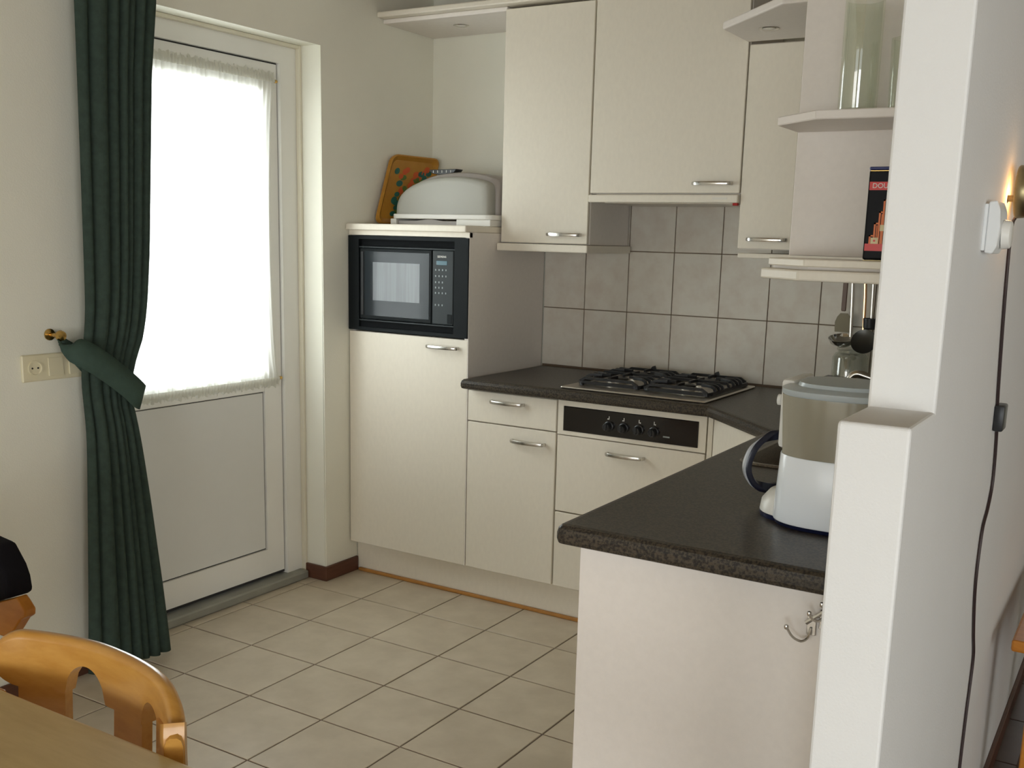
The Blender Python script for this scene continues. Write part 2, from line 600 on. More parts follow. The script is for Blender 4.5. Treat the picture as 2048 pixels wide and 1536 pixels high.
# baseboards
bm = new()
box(bm, XL, XL + 0.012, YB, YD0 + 0.006, 0, 0.06, 0.002)
struct('baseboard_left', bm, SKIRT)
bm = new()
prism(bm, [(XL - 0.115, YD1 - 0.012), (XL + 0.012, YD1 - 0.012), (XL + 0.012, -0.53), (XL, -0.53), (XL, YD1), (XL - 0.115, YD1)], 0, 0.062, 0.0015)
struct('baseboard_corner', bm, SKIRT)
struct('baseboard_right', B(XV, XV + 0.012, -2.49, 1.5, 0, 0.06, 0.002), SKIRT)

# wall tiles behind the worktop
TX, TZ0, TZ = 0.2, 1.1681, 0.2487
XS = 0.4505
wb_grout = obj('tile_grout', B(XS, XW, 0.0035, 0.006, 0.80, 1.668), WGROUT, wb)
WT = tile_mesh('wall_tile', TX - 0.0035, TZ - 0.0035, 0.007, 0.0012, WTILE)
WTC = tile_mesh('wall_tile_cut', XW - (XS + 9 * TX) - 0.003, TZ - 0.0035, 0.007, 0.0012, WTILE)
for r in range(3):
    for i in range(10):
        t = bpy.data.objects.new('wall_tile', WT if i < 9 else WTC)
        COL.objects.link(t)
        t.parent = wb
        xa = XS + (i + 0.5) * TX if i < 9 else (XS + 9 * TX + XW) / 2
        t.location = (xa, -random.uniform(0, 0.0005), TZ0 + (r - 0.5) * TZ)
        t.rotation_euler = (PI / 2 + random.uniform(-0.003, 0.003), random.uniform(-0.002, 0.002), 0)
for r in range(2):
    for i in range(8):
        t = bpy.data.objects.new('wall_tile', WT)
        COL.objects.link(t)
        t.parent = wr
        t.location = (XW - 0.0072, -0.108 - i * TX, TZ0 + (r - 0.5) * TZ)
        t.rotation_euler = (PI / 2, 0, -PI / 2)

# ---------------------------------------------------------------- setting: glazed back door
XF, XD = -0.285, -0.30
door = new()
prism(door, [(YD1, 0.0), (YD1, ZD), (YD0, ZD), (YD0, 0.0), (-1.762, 0.0), (-1.762, 2.100), (-0.826, 2.100), (-0.826, 0.0)], XF - 0.07, XF, axis='x')
dr = struct('door_1', door, PVC)
obj('jamb_trim', B(XF, XF + 0.022, YD1 - 0.014, YD1 - 0.0005, 0.0, ZD - 0.001, 0.002), TRIMB, dr)
obj('head_trim', B(XF, XF + 0.022, YD0 + 0.001, YD1 - 0.015, ZD - 0.014, ZD - 0.0005, 0.002), TRIMB, dr)
obj('threshold', B(XF - 0.07, XF + 0.045, YD0 + 0.002, -0.745, 0.0, 0.036, 0.006), mat('threshold_metal', (0.33, 0.33, 0.29), 0.5, metal=0.4, var=0.1), dr)
# gap line + leaf
GY0, GY1, GZ0, GZ1 = -1.655, -0.925, 0.905, 1.985
LY0, LY1, LZ0, LZ1 = -1.758, -0.832, 0.052, 2.094
leaf = ring_prism(new(), rect(LY0, LY1, LZ0, LZ1), rect(GY0, GY1, 0.160, GZ1), XD - 0.06, XD, 'x')
obj('leaf_frame', leaf, PVC, dr)
obj('mid_rail', B(XD - 0.06, XD - 0.0005, GY0, GY1, 0.822, GZ0, 0.003), PVC, dr)
obj('lower_panel', B(XD - 0.045, XD - 0.008, GY0 + 0.0045, GY1 - 0.0045, 0.1645, 0.8175, 0.001), PANEL, dr)
obj('gasket', ring_prism(new(), rect(GY0 + 0.0002, GY1 - 0.0002, 0.1602, 0.8218), rect(GY0 + 0.0045, GY1 - 0.0045, 0.1645, 0.8175), XD - 0.05, XD - 0.012, 'x'), GASK, dr)
obj('gasket', ring_prism(new(), rect(-1.7618, -0.8262, 0.04, 2.0998), rect(-1.7582, -0.8318, 0.0518, 2.0942), XD - 0.05, XD - 0.005, 'x'), GASK, dr)
obj('pane', B(XD - 0.034, XD - 0.026, GY0, GY1, GZ0, GZ1), PANE, dr)

# ---------------------------------------------------------------- sheer curtain on the door
sheer = thing('net_curtain', 'white gathered net curtain stretched over the glass of the back door', 'net curtain', (XD + 0.02, -1.25, 1.45))
bm = new()
NU, NV = 260, 26
zt, zb_ = 2.052, 0.848
rnd = [random.uniform(0, 6.28) for _ in range(8)]
grid = []
for v in range(NV + 1):
    q = v / NV
    z = zt + (zb_ - zt) * q
    row = []
    pin = math.exp(-((q - 0.03) / 0.035) ** 2) + math.exp(-((q - 0.965) / 0.03) ** 2)
    edge = 0.03 * math.sin(PI * min(max((q - 0.03) / 0.93, 0), 1)) ** 0.7
    y0, y1 = -1.70 + edge, -0.866 - edge
    for u in range(NU + 1):
        s = u / NU
        y = y0 + (y1 - y0) * s
        f = (math.sin(s * 240 + rnd[0]) * 0.5 + math.sin(s * 163 + rnd[1]) * 0.35 + math.sin(s * 57 + rnd[2] + 0.6 * q) * 0.5)
        amp = 0.0035 * (1 + 0.9 * pin) * (0.7 + 0.3 * math.sin(s * 31 + rnd[3]))
        zz = z + (0.006 * math.sin(s * 120 + rnd[4]) + 0.005 * math.sin(s * 47)) * (1 if v in (0, NV) else 0)
        row.append(bm.verts.new((XD + 0.016 + 0.002 + amp * f, y + 0.002 * math.sin(s * 90 + q * 3), zz)))
    grid.append(row)
for v in range(NV):
    for u in range(NU):
        bm.faces.new((grid[v][u], grid[v][u + 1], grid[v + 1][u + 1], grid[v + 1][u]))
obj('voile', bm, SHEER, sheer, smooth=True)
for zr in (2.028, 0.874):
    rod = obj('curtain_rod', tube(new(), [(XD + 0.018, -1.71, zr), (XD + 0.018, -0.86, zr)], 0.005, 8), WPLW, sheer, smooth=True)
    bm = new()
    lathe(bm, [(0.0, -0.008), (0.006, -0.006), (0.007, 0), (0.006, 0.006), (0.0, 0.008)], (XD + 0.018, -0.855, zr), 10, 'y')
    obj('rod_end', bm, BRASS, rod, smooth=True)

# heading ruffles: little gathers above and below each rod
HEADM = thin_mat('voile_heading', [('ShaderNodeBsdfDiffuse', (0.72, 0.71, 0.64), 0.7, 1.0), ('ShaderNodeBsdfTranslucent', (0.8, 0.8, 0.74), 0.3, None)])
for zr, s0 in ((2.028, 1), (0.874, -1)):
    bm = new()
    pr = None
    for k in range(261):
        s = k / 260
        y = -1.70 + s * 0.835
        h = 0.024 + 0.010 * math.sin(k * 0.9 + rnd[5]) * math.sin(k * 0.23) + random.uniform(0, 0.006)
        o_ = 0.006 * math.sin(k * 1.3)
        a = bm.verts.new((XD + 0.027 + o_ * 0.4, y, zr + 0.006))
        b = bm.verts.new((XD + 0.022 + o_, y, zr + s0 * h))
        c = bm.verts.new((XD + 0.027 + o_ * 0.4, y, zr - 0.006))
        if pr:
            bm.faces.new((pr[0], a, b, pr[1])) if s0 > 0 else bm.faces.new((pr[2], c, b, pr[1]))
            bm.faces.new((pr[0], a, c, pr[2]))
        pr = (a, b, c)
    obj('gathered_heading', bm, HEADM, sheer, smooth=True)

# ---------------------------------------------------------------- green curtain
def lerp_tab(tab, z):
    for (za, a), (zb2, b) in zip(tab, tab[1:]):
        if za >= z >= zb2:
            t = (za - z) / (za - zb2)
            return a + (b - a) * t
    return tab[0][1] if z > tab[0][0] else tab[-1][1]


cur = thing('drape', 'dark green floor-length curtain tied back beside the glazed door', 'curtain', (-0.07, -1.80, 0.02))
yr_tab = [(2.46, -1.575), (2.16, -1.588), (1.93, -1.618), (1.39, -1.655), (1.10, -1.685), (0.97, -1.722), (0.90, -1.735), (0.80, -1.725), (0.56, -1.692), (0.25, -1.655), (0.02, -1.632)]
yl_tab = [(2.46, -1.872), (1.2, -1.895), (0.02, -1.945)]
bm = new()
NU, NV = 220, 70
grid = []
creases = [0.0, 0.13, 0.34, 0.48, 0.60, 0.70, 0.83, 1.0]
for v in range(NV + 1):
    q = v / NV
    z = 2.46 + (0.022 - 2.46) * q
    yl, yr = lerp_tab(yl_tab, z), lerp_tab(yr_tab, z)
    tie = math.exp(-((z - 1.0) / 0.13) ** 2)
    amp = 0.034 * (1 - 0.45 * tie)
    row = []
    for u in range(NU + 1):
        s = u / NU
        sw = s + 0.010 * math.sin(5 * s + 1.1 * z)
        d = min(range(len(creases)), key=lambda k: abs(creases[k] - sw))
        # rounded pleat between two creases
        k = max(i for i in range(len(creases)) if creases[i] <= min(max(sw, 0), 0.9999))
        f = (sw - creases[k]) / (creases[k + 1] - creases[k])
        f = min(max(f, 0), 1)
        h = math.sin(PI * f) ** 0.5
        alt = (0.75, 1.0, 0.85, 0.9, 0.7, 0.95, 0.9)[k]
        x = -0.092 + amp * h * alt * 1.25 - 0.018 * tie + 0.012 * math.sin(PI * s)
        z2 = z - (0.012 * (s - 0.5) if v == NV else 0) - (0.0 if v < NV else 0.0)
        row.append(bm.verts.new((x, yl + (yr - yl) * s, max(z2, 0.006))))
    grid.append(row)
for v in range(NV):
    for u in range(NU):
        bm.faces.new((grid[v][u], grid[v][u + 1], grid[v + 1][u + 1], grid[v + 1][u]))
co = obj('cloth', bm, CURT, cur, smooth=True)
md = co.modifiers.new('thick', 'SOLIDIFY')
md.thickness = 0.003
md.offset = -1
# tie-back band
bm = new()
path = [((-0.108, -1.968, 1.112), 0.012), ((-0.070, -1.975, 1.100), 0.022), ((-0.040, -1.965, 1.088), 0.040), ((-0.022, -1.93, 1.066), 0.042), ((-0.014, -1.87, 1.022), 0.041),
        ((-0.012, -1.80, 0.965), 0.040), ((-0.018, -1.758, 0.928), 0.040), ((-0.040, -1.735, 0.918), 0.038), ((-0.085, -1.735, 0.93), 0.036), ((-0.122, -1.77, 0.96), 0.036), ((-0.135, -1.87, 1.04), 0.034), ((-0.135, -1.95, 1.11), 0.014)]
cen = spline([p for p, _ in path], 4)
wid = [w_ for _, w_ in path]
prev = None
for k, c in enumerate(cen):
    q = k / (len(cen) - 1) * (len(wid) - 1)
    i0 = min(int(q), len(wid) - 2)
    wd = wid[i0] + (wid[i0 + 1] - wid[i0]) * (q - i0)
    t = (cen[min(k + 1, len(cen) - 1)] - cen[max(k - 1, 0)]).normalized()
    n = Vector((0, t.y, t.z))
    n = Vector((0, -n.z, n.y)) if n.length > 1e-3 else Vector((0, 0, 1))
    n.normalize()
    if n.z < 0:
        n = -n
    if c.x < -0.03 and k > len(cen) * 0.55:
        n = Vector((0, 0.30, 0.95))
    a, b, mid = bm.verts.new(c + n * wd), bm.verts.new(c - n * wd), bm.verts.new(c + Vector((0.003, 0, 0)))
    if prev:
        bm.faces.new((prev[0], a, mid, prev[2]))
        bm.faces.new((prev[2], mid, b, prev[1]))
    prev = (a, b, mid)
to = obj('tieback', bm, TIEM, cur, smooth=True, label='wide green cloth tie band')
md = to.modifiers.new('thick', 'SOLIDIFY')
md.thickness = 0.003
bm = new()
lathe(bm, [(0.0, 0.0), (0.018, 0.0), (0.018, 0.004), (0.006, 0.008), (0.005, 0.040), (0.013, 0.045), (0.017, 0.055), (0.014, 0.065), (0.0, 0.069)], (XL, -1.968, 1.128), 18, 'x')
tag(obj('curtain_hook', bm, BRASS, smooth=True), 'small brass knob on the wall holding the green tieback', 'hook')
bm = B(XL, -0.02, -2.05, -0.6, 2.475, 2.50, 0.004)
tag(obj('curtain_rail', bm, WPLW), 'white curtain rail carrying the dark green curtain', 'curtain rail')

# ---------------------------------------------------------------- socket and switches
so = thing('switch_plate', 'cream plate with a socket and switches on the wall beside the green curtain', 'switch', (XL, -1.97, 1.03))
PY0, PY1, PZ0, PZ1 = -2.071, -1.862, 0.989, 1.071
obj('plate', B(XL, XL + 0.010, PY0, PY1, PZ0, PZ1, 0.003), CREAMS, so)
rc, zc_ = PY0 + 0.042, 1.030
bm = new()
lathe(bm, [(0.024, 0.0), (0.024, 0.004), (0.020, 0.004), (0.0185, 0.0005), (0.0, 0.0005)], (XL + 0.010, rc, zc_), 24, 'x')
sk = obj('socket_cup', bm, CREAMS, so, smooth=True)
bm = new()
for dy in (-0.0095, 0.0095):
    lathe(bm, [(0.003, 0.0), (0.003, 0.0012), (0.0, 0.0012)], (XL + 0.0105, rc + dy, zc_), 8, 'x')
obj('socket_hole', bm, BLK, sk)
for yc in (PY0 + 0.113, PY0 + 0.184):
    bm = new()
    prism(bm, [(XL + 0.0100, zc_ - 0.028), (XL + 0.0150, zc_ - 0.028), (XL + 0.0120, zc_ + 0.028), (XL + 0.0100, zc_ + 0.028)], yc - 0.027, yc + 0.024, 0.0008, axis='y')
    obj('rocker', bm, CREAMS, so)

# ---------------------------------------------------------------- tall cabinet with microwave
YF = -0.576
tc = thing('tall_cabinet', 'tall cream cupboard holding the black microwave beside the back door', 'cabinet', (0.148, -0.29, 0))
x0, x1 = -0.155, 0.449
obj('side_panel', B(x0, x0 + 0.018, YF + 0.02, -0.004, 0.142, 1.474), CABP, tc)
obj('side_panel', B(x1 - 0.018, x1, YF + 0.001, -0.004, 0.142, 1.474), CABP, tc)
obj('carcass', B(x0 + 0.0185, x1 - 0.0185, YF + 0.022, -0.02, 0.142, 1.060), CARC, tc)
obj('back_board', B(x0 + 0.0185, x1 - 0.0185, -0.019, -0.004, 0.142, 1.474), CARC, tc)
obj('top_rail', B(x0, x1, YF, YF + 0.02, 1.454, 1.474, 0.001), CAB, tc)
obj('top_board', B(x0, x1 - 0.004, YF - 0.022, -0.004, 1.474, 1.500, 0.005, 2), CAB, tc)
d = obj('door', B(x0 + 0.001, x1 - 0.002, YF, YF + 0.018, 0.142, 1.060, 0.002), CAB, tc)
handle(d, 0.330, 1.024, YF)

mw = thing('microwave', 'black built-in microwave oven with a keypad in the tall cupboard', 'microwave', (0.148, -0.3, 1.066))
FX0, FX1, FZ0, FZ1 = -0.153, 0.447, 1.066, 1.452
yo = YF - 0.006
bm = frame_y(yo, YF + 0.02, FX0, FX1, FZ0, FZ1, (0.055, 0.065, 0.014, 0.014))
obj('surround_frame', bm, MWF, mw)
obj('upper_grille', B(-0.098, 0.382, yo + 0.016, YF + 0.02, 1.410, 1.438), BLKD, mw)
obj('lower_grille', B(-0.098, 0.382, yo + 0.012, YF + 0.02, 1.080, 1.108), BLKD, mw)
for z in (1.4065, 1.1085):
    obj('slat', B(-0.098, 0.382, yo + 0.002, YF + 0.02, z - 0.003, z + 0.003, 0.001), MWP, mw)
obj('cavity', B(-0.096, 0.380, YF + 0.021, -0.10, 1.074, 1.442), BLKM, mw)
md_ = obj('oven_door', B(-0.094, 0.272, yo + 0.002, YF + 0.018, 1.1135, 1.4025, 0.003), MWF, mw)
obj('window', B(-0.066, 0.262, yo + 0.0005, yo + 0.0040, 1.128, 1.390, 0.001), GLS, md_)
obj('viewing_screen', B(-0.024, 0.215, yo - 0.0002, yo + 0.003, 1.192, 1.347, 0.0003), SCRN, md_)
obj('handle_recess', B(-0.086, -0.074, yo - 0.0015, yo + 0.004, 1.130, 1.388, 0.001), BLK, md_)
cp = obj('control_panel', B(0.276, 0.378, yo + 0.001, YF + 0.018, 1.1135, 1.4025, 0.003), MWP, mw)
obj('display', B(0.296, 0.348, yo - 0.0002, yo + 0.002, 1.346, 1.3625, 0.0005), LCD, cp)
t = text_bm('SIEMENS', 0.0115)
t.transform(Matrix.Translation((0.322, yo + 0.0005, 1.378)))
obj('lettering', t, MARK, cp)
bm = new()
rows = [(1.327, 4), (1.303, 4), (1.279, 3), (1.258, 3), (1.237, 4), (1.190, 3)]
for z, n in rows:
    for k in range(n):
        box(bm, 0.291 + k * 0.0165, 0.2955 + k * 0.0165, yo + 0.0002, yo + 0.0015, z - 0.0035, z + 0.0035)
obj('keypad_print', bm, MARKD, cp)['kind'] = 'stuff'
obj('door_release', B(0.350, 0.374, yo - 0.0005, yo + 0.003, 1.118, 1.156, 0.002), MWF, cp)

# plinth of the back run and its orange strip
tag(obj('plinth', B(x0, 1.80, -0.526, -0.508, 0.006, 0.1412, 0.001), CAB), 'cream plinth board under the back run of kitchen cupboards', 'plinth')
tag(obj('floor_strip', B(x0 + 0.015, 1.80, -0.541, -0.527, 0.0, 0.014, 0.004, 2), STRIPW), 'thin orange-brown wooden strip along the foot of the plinth', 'strip')

# ---------------------------------------------------------------- base cupboards
bc = thing('base_cabinet', 'narrow cream base cupboard with one drawer above a door', 'cabinet', (0.655, -0.29, 0))
bx0, bx1 = 0.4515, 0.8585
bm = B(bx0, bx1, YF + 0.02, -0.012, 0.142, 0.8745)
obj('body', bm, CARC, bc)
d = obj('drawer', B(bx0 + 0.002, bx1 - 0.003, YF, YF + 0.018, 0.7455, 0.866, 0.002), CAB, bc)
handle(d, 0.640, 0.832, YF)
d = obj('door', B(bx0 + 0.002, bx1 - 0.003, YF, YF + 0.018, 0.142, 0.741, 0.002), CAB, bc)
handle(d, 0.738, 0.689, YF)

hc = thing('hob_cabinet', 'wide cream base cupboard of deep drawers under the gas hob', 'cabinet', (1.157, -0.29, 0))
hx0, hx1 = 0.8605, 1.4545
bm = B(hx0, hx1, YF + 0.02, -0.012, 0.142, 0.8745)
obj('body', bm, CARC, hc)
bm = frame_y(YF, YF + 0.018, hx0 + 0.002, hx1 - 0.002, 0.739, 0.868, (0.0235, 0.0285, 0.015, 0.020))
obj('fascia', bm, CAB, hc)
d = obj('drawer', B(hx0 + 0.002, hx1 - 0.003, YF, YF + 0.018, 0.442, 0.735, 0.002), CAB, hc)
handle(d, 1.149, 0.690, YF)
d = obj('drawer', B(hx0 + 0.002, hx1 - 0.003, YF, YF + 0.018, 0.142, 0.437, 0.002), CAB, hc)
handle(d, 1.149, 0.392, YF)

cpn = thing('control_panel', 'black hob control panel with four black knobs under the worktop', 'control panel', (1.155, YF, 0.754))
obj('panel', B(0.887, 1.423, YF - 0.003, YF + 0.03, 0.7545, 0.8475, 0.002), HOBP, cpn)
for k, xk in enumerate((1.078, 1.138, 1.198, 1.257)):
    bm = new()
    lathe(bm, [(0.019, 0.0), (0.019, -0.004), (0.015, -0.006), (0.0145, -0.024), (0.012, -0.027), (0.0, -0.027)], (xk, YF - 0.003, 0.792), 20, 'y')
    kb = obj('knob', bm, BLK, cpn, smooth=True)
    obj('grip', B(xk - 0.003, xk + 0.003, YF - 0.034, YF - 0.029, 0.779, 0.805, 0.001), BLK, kb)
    bm = new()
    box(bm, xk - 0.0012, xk + 0.0012, YF - 0.0038, YF - 0.0025, 0.817, 0.829)
    dx = 0.0045 if k >= 2 else -0.0045
    box(bm, xk + dx - 0.002, xk + dx + 0.002, YF - 0.0038, YF - 0.0025, 0.8165, 0.8205)
    obj('mark', bm, MARK, cpn)
obj('badge', B(1.293, 1.318, YF - 0.004, YF - 0.002, 0.777, 0.782), MARKD, cpn)

# diagonal corner cupboard
cc = thing('corner_cabinet', 'cream corner base cupboard with a slanted front between hob and sink', 'cabinet', (1.65, -0.5, 0))
bm = new()
box(bm, 1.4575, 1.476, YF, YF + 0.018, 0.142, 0.868, 0.001)
obj('filler', bm, CAB, cc)
bm = new()
prism(bm, [(1.479, YF - 0.002), (1.829, -0.928), (1.842, -0.915), (1.492, YF + 0.011)], 0.142, 0.868, 0.001)
obj('door', bm, CAB, cc)
bm = new()
prism(bm, [(1.4575, YF + 0.021), (1.486, YF + 0.021), (1.852, -0.922), (2.36, -0.922), (2.36, -0.02), (1.4575, -0.02)], 0.142, 0.86)
obj('body', bm, CARC, cc)

# ---------------------------------------------------------------- peninsula
sk_c = thing('sink_cabinet', 'cream base cupboard under the sink on the peninsula side', 'cabinet', (2.1, -1.2, 0))
bm = new()
box(bm, 1.852, 2.36, -1.49, -0.926, 0.10, 0.70)
obj('body', bm, CARC, sk_c)
obj('door', B(1.832, 1.850, -1.488, -0.93, 0.142, 0.866, 0.002), CAB, sk_c)
dw = thing('dishwasher', 'built-in dishwasher with a black control strip, seen edge-on at the peninsula end', 'dishwasher', (2.1, -1.85, 0))
obj('body', B(1.850, 2.36, -2.178, -1.495, 0.10, 0.868), CARC, dw)
d = obj('door', B(1.826, 1.848, -2.178, -1.497, 0.142, 0.734, 0.002), CAB, dw)
bm = B(1.8195, 1.848, -2.178, -1.497, 0.738, 0.870, 0.002)
cs = obj('control_strip', bm, BLK, dw)
for k in range(5):
    obj('button', B(1.8165, 1.8195, -2.10 + k * 0.1, -2.04 + k * 0.1, 0.745, 0.760, 0.001), BLK, cs)
ep = thing('peninsula_cladding', 'large cream panel closing the end of the kitchen peninsula', 'panel', (2.1, -2.19, 0))
obj('panel', B(1.829, XW - 0.003, -2.200, -2.180, 0.0, 0.873, 0.0015), CABP, ep)
tag(obj('peninsula_plinth', B(1.875, 1.893, -2.176, -0.96, 0.0, 0.10), CABP), 'cream plinth under the sink side of the peninsula', 'plinth')

# hook rack on the end panel
hk = thing('hook_rack', 'small chrome hook rack screwed to the peninsula end panel', 'hook rack', (2.31, -2.2, 0.82))
bm = new()
tube(bm, [(2.283, -2.2085, 0.809), (2.300, -2.2085, 0.824), (2.330, -2.2085, 0.850), (2.35, -2.2085, 0.868)], 0.004, 8)
obj('rail', bm, CHROME, hk, smooth=True)
for xa, za in ((2.283, 0.786), (2.304, 0.800)):
    obj('mounting_plate', B(xa, xa + 0.017, -2.2045, -2.2002, za, za + 0.036, 0.0015), CHROME, hk)
for (xa, za, s) in ((2.291, 0.800, 1.0), (2.313, 0.832, 0.45), (2.333, 0.852, 0.45)):
    P = [(xa, -2.206, za), (xa - 0.002, -2.214, za - 0.016 * s), (xa - 0.010 * s, -2.226, za - 0.020 * s), (xa - 0.020 * s - 0.002, -2.238, za - 0.010 * s), (xa - 0.028 * s - 0.003, -2.246, za + 0.008)]
    bm = tube(new(), spline(P, 5), 0.0024, 8)
    e = Vector(P[-1])
    lathe(bm, [(0, -0.005), (0.0035, -0.0035), (0.0045, 0), (0.0035, 0.0035), (0, 0.005)], e, 10)
    obj('hook', bm, CHROME, hk, smooth=True)

# ---------------------------------------------------------------- worktop with sink
ZT = 0.915


outline = [(0.453, -0.003), (0.453, -0.628), (1.470, -0.628)]
outline += [(1.787, -0.945), (1.796, -2.236)]
cxr, cyr = 1.796 + 0.018, -2.250 + 0.018
outline[-1] = (1.796, cyr)
for k in range(1, 7):
    a = PI + k / 6 * PI / 2
    outline.append((cxr + 0.018 * math.cos(a), cyr + 0.018 * math.sin(a)))
outline += [(XW - 0.003, -2.250), (XW - 0.003, -0.010), (1.5, -0.010), (1.0, -0.010)]
outline[0] = (0.453, -0.010)
SX0, SX1, SY0, SY1 = 1.872, 2.27, -1.475, -0.99


def rrect(x0, x1, y0, y1, r, n=5):
    o = []
    for cx, cy, a0 in ((x1 - r, y1 - r, 0), (x0 + r, y1 - r, PI / 2), (x0 + r, y0 + r, PI), (x1 - r, y0 + r, 1.5 * PI)):
        for k in range(n + 1):
            a = a0 + k / n * PI / 2
            o.append((cx + r * math.cos(a), cy + r * math.sin(a)))
    return o


wt = thing('worktop', 'dark speckled worktop running round the corner to the peninsula', 'worktop', (1.6, -0.6, 0.875))
bm = new()
prof = [(0.010, 0.875), (0.003, 0.878), (0.0, 0.886), (0.0, 0.898), (0.003, 0.908), (0.009, 0.9135), (0.018, ZT)]
rings = []
for d_, z in prof:
    rings.append([bm.verts.new((p.x, p.y, z)) for p in inset(outline, d_)])
n = len(outline)
for a, b in zip(rings, rings[1:]):
    for k in range(n):
        bm.faces.new((a[k], a[(k + 1) % n], b[(k + 1) % n], b[k]))
hole = rrect(SX0 + 0.012, SX1 - 0.012, SY0 + 0.012, SY1 - 0.012, 0.05)
for ring in (rings[-1], rings[0]):
    z = ring[0].co.z
    hv = [bm.verts.new((x, y, z)) for x, y in hole]
    if ring is rings[-1]:
        htop = hv
    else:
        hbot = hv
    allv = list(ring) + hv
    tris = tessellate_polygon([[v.co.copy() for v in ring], [v.co.copy() for v in hv]])
    for t3 in tris:
        try:
            bm.faces.new([allv[i] for i in t3])
        except ValueError:
            pass
for k in range(len(hole)):
    bm.faces.new((htop[k], htop[(k + 1) % len(hole)], hbot[(k + 1) % len(hole)], hbot[k]))
obj('slab', bm, WTOP, wt)

sink = thing('sink', 'brown-grey inset sink in the peninsula worktop beside the coffee maker', 'sink', (2.07, -1.23, 0.75))
bm = new()
loops = []
SINKM = mat('sink_composite', (0.17, 0.14, 0.105), 0.35, spec=0.5, col2=(0.09, 0.075, 0.06), vscale=300, contrast=(0.4, 0.6))
for d_, z, r in ((0.0, ZT + 0.001, 0.06), (0.003, ZT + 0.006, 0.06), (0.014, ZT + 0.006, 0.055), (0.022, ZT - 0.002, 0.05), (0.035, 0.79, 0.05), (0.06, 0.775, 0.05)):
    loops.append([bm.verts.new((x, y, z)) for x, y in rrect(SX0 + d_, SX1 - d_, SY0 + d_, SY1 - d_, r)])
for a, b in zip(loops, loops[1:]):
    for k in range(len(a)):
        bm.faces.new((a[k], a[(k + 1) % len(a)], b[(k + 1) % len(a)], b[k]))
bm.faces.new(loops[-1])
obj('bowl', bm, SINKM, sink, smooth=True)
bm = new()
lathe(bm, [(0.03, 0.0), (0.03, 0.002), (0.022, 0.002), (0.02, 0.0005), (0.0, 0.0005)], (2.07, -1.23, 0.7755), 20)
obj('drain', bm, STEEL, sink, smooth=True)
fa = thing('faucet', 'chrome mixer tap with a curved spout over the sink', 'faucet', (2.318, -1.2, ZT))
bm = new()
lathe(bm, [(0.026, 0.0), (0.026, 0.008), (0.021, 0.012), (0.020, 0.11), (0.017, 0.13), (0.0, 0.135)], (2.318, -1.2, ZT), 20)
obj('column', bm, CHROME, fa, smooth=True)
bm = tube(new(), spline([(2.310, -1.2, 1.01), (2.23, -1.2, 1.075), (2.15, -1.2, 1.118), (2.115, -1.2, 1.130), (2.093, -1.2, 1.134), (2.078, -1.2, 1.123), (2.068, -1.2, 1.098), (2.064, -1.2, 1.075)], 5), 0.010, 12)
obj('spout', bm, CHROME, fa, smooth=True)
bm = new()
box(bm, 2.311, 2.325, -1.30, -1.19, 1.052, 1.062, 0.003)
obj('lever', bm, CHROME, fa)

# ---------------------------------------------------------------- gas hob
hb = thing('gas_hob', 'stainless steel four-burner gas hob with black pan supports', 'hob', (1.16, -0.34, ZT))
bm = new()
prism(bm, [(0.880, -0.596), (1.450, -0.596), (1.450, -0.080), (0.880, -0.080)], ZT + 0.0005, ZT + 0.009, 0.004, 2)
obj('plate', bm, STEEL, hb)
burn = [(1.022, -0.215, 0.036), (1.022, -0.405, 0.046), (1.308, -0.215, 0.046), (1.308, -0.405, 0.030)]
for bx, by, br in burn:
    bm = new()
    lathe(bm, [(br * 1.25, 0.0), (br * 1.25, 0.003), (br, 0.006), (br, 0.016), (br * 0.95, 0.018), (0, 0.018)], (bx, by, ZT + 0.009), 24)
    bo = obj('burner', bm, STEEL, hb, smooth=True)
    bm = new()
    lathe(bm, [(br * 0.85, 0.0), (br * 0.88, 0.005), (br * 0.7, 0.008), (0, 0.0085)], (bx, by, ZT + 0.0272), 24)
    obj('burner_cap', bm, IRON, bo, smooth=True)
